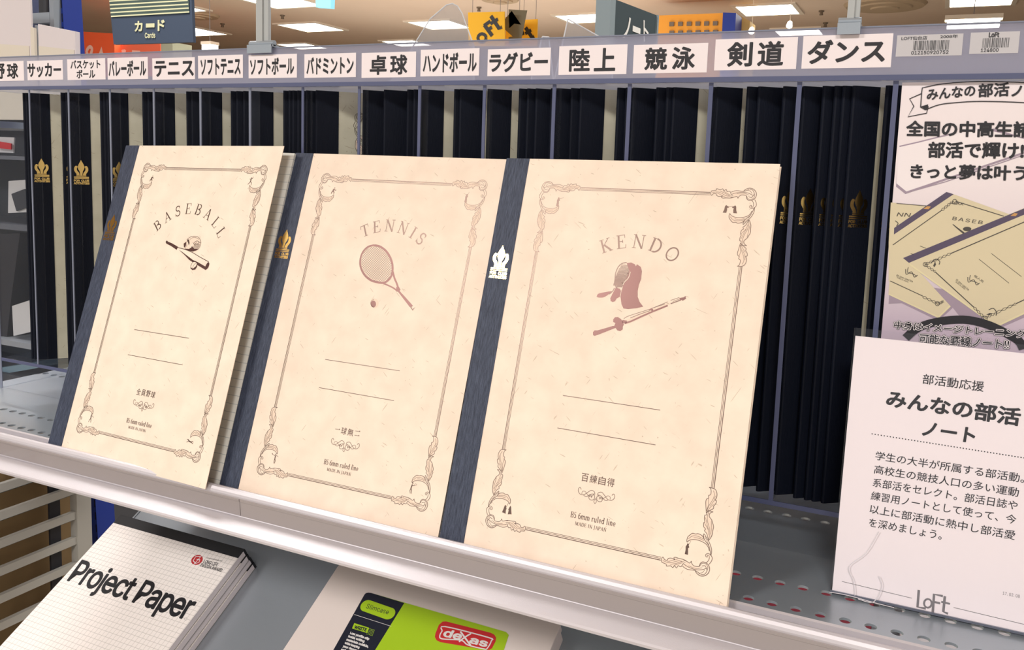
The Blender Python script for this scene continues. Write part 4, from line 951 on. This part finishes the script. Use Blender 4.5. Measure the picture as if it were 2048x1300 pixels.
# white goods standing on the neighbour's top shelf
nf = thing('display_cabinet', 'dark neighbouring display cabinet seen through the acrylic at far left', 'cabinet', Matrix.Translation((-1.25, .75, -.6)))
def nfp(name, mb, m):
    mb.v = [(x + 1.25, y - .75, z + .6) for x, y, z in mb.v]; return mb.obj(name, m, nf)
pa = at(0, 400, 1, .75)
nfp('back_panel', MB().box(-1.9, -.50, .93, .95, -.6, .40), M_DKP)
zq = [at(30, yy, 1, .80).z for yy in (447, 312, 197, 677)]
nfp('shelf_board', MB().box(-1.9, -.52, .78, .93, zq[0] - .012, zq[0]), mat('dark_shelf', rgb(90, 92, 100), .3, spec=.8))
nfp('shelf_board', MB().box(-1.9, -.52, .78, .93, zq[1] - .008, zq[1]), bpy.data.materials['dark_shelf'])
nfp('shelf_board', MB().box(-1.9, -.52, .78, .93, zq[2] - .012, zq[2]), mat('pale_shelf', rgb(150, 154, 160), .4))
nfp('shelf_board', MB().box(-1.9, -.52, .78, .93, zq[3] - .012, zq[3]), bpy.data.materials['pale_shelf'])
zt_ = at(30, 748, 1, .80).z
nfp('base_block', MB().box(-1.9, -.52, .79, .93, -1.09, zt_), M_DKP)
M_CLEAR2 = mat('pale_grey_card', rgb(205, 204, 204), .6)
o, c = px_quad('product_pack', [(17, 362), (59, 359), (66, 424), (16, 426)], .80, .006, M_CLEAR2, None, 'white packet with a dark pouch, on the cabinet behind the acrylic', 'packet')
px_quad('pouch', [(22, 388), (48, 378), (60, 412), (32, 422)], .795, .004, M_DKP, o)[0].matrix_local = Matrix.Translation(at(41, 400, 1, .795) - c)
px_quad('price_card', [(24, 612), (67, 598), (69, 662), (27, 672)], .80, .003, M_CLEAR2, None, 'grey price card low on the cabinet behind the acrylic', 'card')
px_quad('red_tag', [(-20, 273), (28, 275), (27, 306), (-20, 304)], .80, .003, M_CLEAR2, None, 'small white tag with red print behind the acrylic at far left', 'tag')
px_quad('red_label', [(-8, 282), (22, 287), (22, 299), (-8, 296)], .79, .003, M_RED, None, 'red printed label on the small white tag at far left', 'tag')
o, c = px_quad('canvas_bag', [(-60, 470), (40, 466), (22, 600), (14, 672), (-60, 676)], .80, .06, mat('black_canvas', rgb(40, 38, 44), .7), None, 'dark bag with a pale rim on the cabinet at far left edge', 'bag')
px_quad('teal_tray', [(-40, 742), (75, 724), (75, 736), (-40, 756)], .80, .05, mat('teal_grey_plastic', rgb(120, 150, 165), .3), None, 'pale teal tray on the cabinet below the dark bag', 'tray')

nt2 = thing('wall_shelf', 'grey shelf ledge carrying white folders at the top left', 'shelf', Matrix.Translation((-.7, .2, .26)))
mb = MB().box(-.2, .27, 0, .16, 0, .008); mb.obj('ledge', M_STEEL, nt2)
M_FOLD = mat('white_folder_board', rgb(214, 206, 208), .6); M_FOLD2 = mat('cream_band', rgb(214, 206, 192), .6)
zb0 = .268
def stand_px(name, x0, x1, yt0, yt1, Y, dep, m, lab, cat, band=None):
    a = at(x0, yt0, 1, Y); b = at(x1, yt1, 1, Y)
    P = [Vector((a.x, Y, zb0)), Vector((b.x, Y, zb0)), b, a]; c = Vector(((a.x + b.x) / 2, Y, zb0))
    o_ = MB().prism([p - c for p in P], (0, dep, 0)).obj(name, m, None, Matrix.Translation(c)); tag(o_, lab, cat)
    if band:
        q = [at(x0 + 2, band, 1, Y), at(x1 - 1, band + 8, 1, Y)]
        P = [Vector((q[0].x, Y - .0006, zb0)), Vector((q[1].x, Y - .0006, zb0)), Vector((q[1].x, Y - .0006, q[1].z)), Vector((q[0].x, Y - .0006, q[0].z))]
        MB().prism([p - c for p in P], (0, .0005, 0)).obj('paper_band', M_FOLD2, o_)
    return o_
stand_px('white_board', -70, 60, -30, -30, .23, .002, M_FOLD, 'large white board cut by the top left corner', 'board', 84)
stand_px('white_folder', 76, 150, 48, 63, .225, .006, M_FOLD, 'white folder leaning in front of the blue post, rightmost of the folders', 'folder', 92)
stand_px('white_folder', 69, 76, 50, 52, .236, .003, mat('grey_folder', rgb(150, 156, 162), .6), 'grey edged folder beside the large white board', 'folder')
stand_px('white_folder', 60.5, 68, 54, 56, .226, .003, M_FOLD2, 'thin cream folder against the large white board', 'folder')
gf = thing('grey_frame', 'grey metal frame of the next fixture behind the white folders', 'rack', Matrix.Translation(at(60, 170, 1, .29)))
c = at(60, 170, 1, .29)
for nm, (a, b, c_, d_) in (('upright', (97, 112, -40, 180)), ('upright', (58, 68, -40, 180)), ('crossbar', (56, 100, 27, 45)), ('dark_panel', (66, 98, -40, 60))):
    Yq = .29 if nm != 'dark_panel' else .31
    p1 = at(a, c_, 1, Yq); p2 = at(b, d_, 1, Yq)
    MB().box(p1.x - c.x, p2.x - c.x, Yq - c.y, Yq - c.y + .01, p2.z - c.z, p1.z - c.z).obj(nm, M_STEEL if nm != 'dark_panel' else M_DKP, gf)

# ================================================================== ABOVE THE RACK
M_POLE = mat('pale_grey_pole', rgb(172, 176, 176), .45, metal=.1)
for i, (xp, wpx, cl0, cl1, lab) in enumerate(((527, 22, 500, 560, 'pale grey sign pole clipped to the rack above the softball label'), (1705, 24, 1670, 1727, 'pale grey sign pole clipped to the rack above the dance label'))):
    yb_ = (95, 60)[i]; p = at(xp, yb_, 1, D - .0017); a = at(xp - wpx / 2, yb_, 1, D); b = at(xp + wpx / 2, yb_, 1, D); hw = (b.x - a.x) / 2
    M = Matrix.Translation((p.x, D - .0017, .3172))
    t = thing('sign_pole', lab, 'pole', M, 'sign poles on the rack')
    MB().box(-hw, hw * .15, -.0022, .0022, .001, .34).box(hw * .15, hw, -.0010, .0022, .001, .34).obj('pole', M_POLE, t)
    c0_ = at(cl0, yb_, 1, D).x - p.x; c1_ = at(cl1, yb_, 1, D).x - p.x
    mb = MB(); mb.box(c0_ * .8, c1_ * .8, -.0045, .0045, 0.0002, .0018); mb.box(c0_ * .8, c1_ * .8, -.0050, -.0038, -.0045, .0018); mb.box(c0_ * .8, c1_ * .8, .0038, .0050, -.0045, .0018)
    mb.tube((c0_ * .8, -.001, .003), (c1_ * .8, -.001, .003), .0022, 12); mb.obj('clip', M_STEEL, t)
# clear cards standing behind the strip on the lid
for pts, Y, lab in (([(770, 110), (860, 38), (893, 10), (905, 7), (915, 12), (924, 26), (948, 92), (950, 110)], .16, 'clear plastic card with rounded peak standing on the rack lid'), ([(1108, 100), (1136, 38), (1218, 84), (1230, 100)], .14, 'small clear plastic triangle behind the rugby label'), ([(1060, 90), (1085, 73), (1098, 74), (1112, 90)], .15, 'tiny clear plastic corner between the two clear cards')):
    P = [at(a, b, 1, Y) for a, b in pts]; n2 = len(P)
    P = [Vector((P[0].x, Y, ZB))] + P[1:-1] + [Vector((P[-1].x, Y, ZB))]
    c = Vector(((P[0].x + P[-1].x) / 2, Y, ZB)); P = [p - c for p in P]
    t = thing('clear_card', lab, 'card', Matrix.Translation(c))
    MB().prism(P, (0, .0012, 0)).obj('pane', thin_acrylic('card_plastic', (.86, .86, .86, 1), haze=.16, hazecol=(.8, .78, .75, 1)), t)
    mb = MB()
    for a, b in zip(P[:-1], P[1:]): mb.tube(a, b, .0005, 5)
    mb.obj('cut_edge', mat('bright_cut_edge', rgb(205, 205, 205), .2), t)

def quadsign(name, pts, Y, depth, m, lab, cat, ground=False):
    P = [at(a, b, 1, Y) for a, b in pts]; O = P[3].copy()
    if ground: P[2].z = P[3].z = -1.1
    # order TL TR BR BL
    t = thing(name, lab, cat, Matrix.Translation(O))
    MB().prism([p - O for p in P], (0, depth, 0)).obj('panel', m, t)
    M = frame(Vector((O.x, Y - .002, O.z)), Vector((1, 0, 0)), Vector((0, 0, 1)), Vector((0, -1, 0)))
    return t, M, Matrix.Translation(-O) @ M
def on(k, M2, name, m, t): o_ = k.obj(name, m, t); o_.matrix_local = M2; return o_
M_SLATE = mat('slate_blue_sign', rgb(66, 80, 102), .7); M_CRM = mat('cream_print', rgb(226, 226, 186), .6); M_GG = mat('grey_green_print', rgb(74, 92, 88), .7)
t, M, M2 = quadsign('hanging_sign', [(212, -60), (380, -75), (386.5, 84.5), (227.5, 89)], 1.4, .01, M_SLATE, 'slate blue hanging sign with cream stripes at the top left', 'sign')
k = Ink(M, h=.0006); k.zoom(5.689, 200, 0)
k.poly([(60, -420), (1000, -480), (1018, 148), (130, 195)], mi=1)
for i in range(9):
    y0 = 185 - 43.5 * i; y1 = 135 - 43.5 * i; k.poly([(127 - 5 * i, y0 - 5), (1018 - 6 * i, y1 - 7), (1018 - 6 * i, y1 + 8), (127 - 5 * i, y0 + 10)], mi=0, lvl=3)
x = 400
for ch, a, b, yb_, yt_ in (('カ', 400, 482, 355, 245), ('ー', 528, 618, 305, 278), ('ド', 662, 733, 348, 232)): k.text(ch, (a, yb_), (b, yb_ - 3), (a, yt_), off=.04, mi=0, lvl=2)
k.text('Cards', (513, 432), (630, 428), (513, 376), mode='cap', off=.02, mi=0, lvl=2)
on(k, M2, 'printed_sign', [M_CRM, M_GG], t)
# LOFT banners
M_YEL = mat('yellow_banner', rgb(255, 196, 50), .8); M_CAMO = mat('grey_olive_print', rgb(116, 108, 86), .8)
def banner(pts, Y, lab, letters, tp):
    t, M, M2 = quadsign('hanging_banner', pts, Y, .008, M_YEL, lab, 'banner')
    k = Ink(M, h=.0008); k.zoom(2.926, 700, 0)
    for st, w_ in letters: k.stroke(st, w_, sm=False, mi=tp)
    on(k, M2, 'printed_letters', [M_BLACK, M_CAMO], t)
    a, b = (at(*p, 1, Y) - at(*pts[3], 1, Y) for p in pts[:2]); zc = CZ - at(*pts[3], 1, Y).z
    for q in (a.lerp(b, .12), a.lerp(b, .88)): MB().tube((q.x, .004, q.z - .02), (q.x, .004, zc), .002, 5).obj('string', M_GREYP, t)
    return t
Wb = 62
L_F = lambda x, y, s=1: [([(x - 10 * s, y - 20 * s), (x + 32 * s, y + 38 * s)], Wb * .5), ([(x - 12 * s, y - 16 * s), (x + 22 * s, y - 40 * s)], Wb * .45), ([(x + 5 * s, y + 8 * s), (x + 30 * s, y - 8 * s)], Wb * .45)]
L_t = lambda x, y, s=1: [([(x - 14 * s, y - 32 * s), (x + 28 * s, y + 32 * s), (x + 42 * s, y + 24 * s)], Wb * .5), ([(x - 16 * s, y + 8 * s), (x + 22 * s, y - 16 * s)], Wb * .45)]
L_o = lambda x, y, s=1: [([(x + 22 * s * math.cos(a * .5236), y + 22 * s * math.sin(a * .5236)) for a in range(13)], Wb * .42)]
banner([(936, 25), (1009, 23), (1010, 92), (937, 92)], 6.0, 'yellow hanging banner with bold black store letters, leftmost of three', L_o(772, 222, 1.1) + L_F(797, 168, 1.1) + L_t(840, 130, 1.15), 0)
banner([(1011, 34), (1042, 32), (1042, 92), (1011, 92)], 6.1, 'yellow and olive grey banner in the middle of three hanging banners', [([(912, 105), (1000, 200), (1000, 100), (930, 110)], 150), ([(930, 240), (1000, 225)], 60)] , 1)
banner([(1043, 40), (1075, 38), (1074, 92), (1043, 92)], 6.3, 'yellow hanging banner with a black letter, rightmost of three', L_t(1040, 190, .9) + [([(1005, 175), (1015, 205)], 24)], 0)
# NOTE sign (turned away)
Yn = 1.3; A_ = at(1228.5, 0, 1, Yn)
def at_ratio(x, y, z): return at(x, y, 2, z)
zt = at(1228, -2, 1, Yn).z; B_ = at(1312, 30, 2, zt); zbn = at(1228, 130, 1, Yn).z
u = (Vector((B_.x, B_.y, 0)) - Vector((A_.x, A_.y, 0))); Lw = u.length; u.normalize(); n_ = u.cross(Vector((0, 0, 1)))
MN = frame(Vector((A_.x, A_.y, zbn)), u, Vector((0, 0, 1)), n_)
t = thing('hanging_sign', 'dark teal hanging sign with white Japanese lettering, set at an angle', 'sign', MN)
hN = zt - zbn
MB().box(0, Lw, 0, hN, -.02, 0).obj('panel', mat('dark_teal_sign', rgb(56, 70, 76), .6), t)
MB().box(-.022, 0, -.02, hN + .1, -.03, .004).obj('frame_edge', mat('sign_frame_grey', rgb(132, 146, 152), .5), t); MB().box(Lw, Lw + .008, 0, hN, -.02, .004).obj('frame_edge', bpy.data.materials['sign_frame_grey'], t)
k = Ink(MN, h=.001); k.zoom(2.926, 700, 0)
for ch, a, b, y0, y1 in (('ノ', 1594, 1640, 222, 95), ('ト', 1716, 1744, 240, 120)): k.text(ch, (a, y0), (b, y0 + 8), (a, y1), off=.015)
k.stroke([(1652, 166), (1697, 184)], 12, sm=False)
k.obj('printed_sign', mat('white_sign_print', rgb(226, 226, 222), .6), t)
# far shop front: orange wall, blue column, cream panel
M_OR = mat('orange_wall', rgb(244, 168, 60), .7); M_GRY = mat('taupe_window', rgb(120, 108, 96), .7)
t, M, M2 = quadsign('orange_shop_front', [(1316, 31), (1447, 26), (1447, 90), (1316, 92)], 9.0, .3, M_OR, 'orange shop front with a grid of small square windows', 'shop front', True)
for i in range(6):
    for j in range(2):
        cx_, cy_ = 1344 + i * 17.4, 48.5 + j * 17.5 - i * .3
        a = at(cx_ - 4.3, cy_ - 4, 1, 9.0) - at(1316, 92, 1, 9.0); b = at(cx_ + 4.3, cy_ + 4, 1, 9.0) - at(1316, 92, 1, 9.0)
        MB().box(a.x, b.x, -.02, 0, b.z, a.z).obj('small_window', M_GRY, t)
px_quad('blue_column', [(1446, 25), (1472, 26), (1472, 95), (1446, 95)], 8.9, .3, M_BLUE, None, 'blue column at the right end of the orange shop front', 'column', True)
px_quad('cream_panel', [(1470, 26), (1500, 42), (1500, 95), (1470, 95)], 9.25, .3, mat('cream_wall_panel', rgb(224, 190, 124), .7), None, 'cream yellow panel to the right of the blue column', 'panel', True)
# orange graphic wall left
M_OR2 = mat('vivid_orange_wall', rgb(255, 104, 56), .7); M_PK = mat('pale_pink_print', rgb(255, 206, 190), .7)
t, M, M2 = quadsign('orange_wall_panel', [(160, 63), (228, 67), (232, 140), (165, 140)], 7.5, .1, M_OR2, 'vivid orange wall panel with white graphics beside the blue post', 'wall panel', True)
k = Ink(M, h=.002); k.zoom(6.024, 0, 0)
k.stroke([(1050, 700), (1090, 660), (1110, 590), (1080, 565), (1045, 620), (1070, 680)], 45); k.poly([(1225, 560), (1240, 630), (1300, 710), (1170, 715), (1195, 640)])
on(k, M2, 'printed_shapes', M_PK, t)
t, M, M2 = quadsign('orange_wall_panel', [(231, 88), (320, 86), (322, 140), (234, 140)], 7.6, .1, mat('salmon_orange_wall', rgb(250, 118, 84), .7), 'paler orange wall panel with white graphics under the slate sign', 'wall panel', True)
k = Ink(M, h=.002); k.zoom(6.024, 0, 0)
k.stroke([(1475, 600), (1490, 650), (1480, 710)], 40); k.stroke([(1510, 600), (1495, 650), (1510, 700)], 40); k.poly([(1592, 605), (1690, 612), (1690, 670), (1640, 712), (1592, 712)])
on(k, M2, 'printed_shapes', M_PK, t)
px_quad('pale_column', [(322, 84), (345, 84), (345, 140), (322, 140)], 7.4, .3, mat('sage_column', rgb(178, 182, 160), .8), None, 'pale sage column right of the orange wall panels', 'column', True)
px_quad('exit_sign', [(632, -12), (662, -12), (661, 16), (631, 14)], 4.0, .04, mat('lit_blue_sign', rgb(120, 200, 225), .5, emit=(rgb(150, 220, 240), 1.0)), None, 'small lit pale blue sign hanging at the top edge', 'sign')

# ceiling fixtures
M_TUBE = mat('lit_diffuser', (1, 1, 1, 1), .5, emit=((1, .95, .84, 1), 9)); M_TFR = mat('fixture_frame', rgb(222, 208, 188), .6)
def px_on_ceiling(x, y, z=CZ): return at(x, y, 2, z)
LT = [(1536, 18, 107, 18), (1597, 62, 84, 13), (622, 53, 92, 11), (605, 91, 70, 8), (880, 48, 92, 11), (814, 85, 72, 8), (1168, 35, 88, 12), (1962, -1, 112, 16), (390, 62, 86, 10), (330, 12, 110, 12), (560, 1, 120, 8)]
names = ['right of the orange shop front', 'low behind the angled sign pole', 'nearest above the badminton label', 'farther one above the softball label', 'seen through the rounded clear card', 'low left of the rounded clear card', 'left of the angled dark sign', 'at the top right corner', 'just right of the slate sign', 'half hidden behind the slate sign', 'cut by the top edge above the softball pole']
for (x, y, w_, h_), nm in zip(LT, names):
    c = px_on_ceiling(x, y); dist = (c - CAM).length; sz = w_ / F * (c - CAM).dot(RC[2]); sz = min(max(sz, .5), .82) / 2
    t = thing('ceiling_light', 'square lit ceiling light ' + nm, 'ceiling light', Matrix.Translation((c.x, c.y, CZ)), 'recessed ceiling lights')
    MB().box(-sz, sz, -sz, sz, -.012, -.006).obj('diffuser', M_TUBE, t)
    f_ = sz * 1.16
    mb = MB(); mb.box(-f_, f_, -f_, -sz, -.018, 0); mb.box(-f_, f_, sz, f_, -.018, 0); mb.box(-f_, -sz, -sz, sz, -.018, 0); mb.box(sz, f_, -sz, sz, -.018, 0); mb.obj('frame', M_TFR, t)
for (x, y, w_, lab) in ((1946, 49, 80, 'pendant tube light above the barcode stickers'), (420, 96, 30, 'small pendant tube light right of the slate sign')):
    c = at(x, y, 1, 6.5); L = w_ / F * 6.5 / 2 * 1.1
    t = thing('pendant_light', lab, 'ceiling light', Matrix.Translation(c))
    MB().box(-L * 1.1, L * 1.1, -.06, .06, .03, .06).obj('housing', M_TFR, t); MB().box(-L, L, -.05, .05, -.02, .03).obj('tube', M_TUBE, t)
    MB().tube((0, 0, .06), (0, 0, CZ - c.z), .003, 6).obj('rod', M_GREYP, t)
M_VENT = mat('vent_taupe', rgb(176, 152, 122), .8)
for x, y, r_, lab in ((1770, 8, .42, 'large round ceiling vent at the top right'), (395, 29, .28, 'round ceiling vent right of the slate sign'), (1000, -4, .22, 'round ceiling vent above the yellow banners')):
    c = px_on_ceiling(x, y); t = thing('ceiling_vent', lab, 'vent', Matrix.Translation((c.x, c.y, CZ)))
    for j in range(3):
        MB().tube((0, 0, 0), (0, 0, -.03 - .015 * j), r_ * (1 - .3 * j), 28, r2=r_ * (.93 - .3 * j)).obj('ring', M_VENT, t)
M_SPOT = mat('dark_fixture', rgb(112, 96, 78), .6)
for x, y, lab in ((445, 47, 'small ceiling sprinkler left of the softball pole'), (565, 30, 'small ceiling sprinkler right of the softball pole'), (1643, 21, 'small ceiling sprinkler left of the dance pole'), (1651, 45, 'second small sprinkler left of the dance pole'), (958, 14, 'small ceiling hook above the yellow banners')):
    c = px_on_ceiling(x, y); t = MB().tube((0, 0, 0), (0, 0, -.015), .03, 12).tube((0, 0, -.015), (0, 0, -.05), .014, 10, r2=.022).obj('sprinkler', M_SPOT, None, Matrix.Translation((c.x, c.y, CZ))); tag(t, lab, 'sprinkler', 'ceiling sprinklers')
M_BULB = mat('lit_bulb', (1, 1, 1, 1), .5, emit=((1, .93, .78, 1), 8))
for x, y, lab in ((1504, 57, 'small lit spotlight beside the cream panel'), (1580, 45, 'small lit spotlight between two ceiling lights')):
    c = at(x, y, 1, 8.5); t = thing('spotlight', lab, 'spotlight', Matrix.Translation(c), 'small spotlights')
    MB().tube((0, 0, 0), (0, -.03, -.04), .022, 10, r2=.03).obj('bulb', M_BULB, t); MB().tube((0, 0, 0), (0, 0, CZ - c.z), .003, 6).obj('stem', M_TFR, t)

for o in list(S.objects):
    if o.type == 'MESH' and o.name.split('.')[0] in ('front_rail',):
        for p in o.data.polygons: p.use_smooth = False
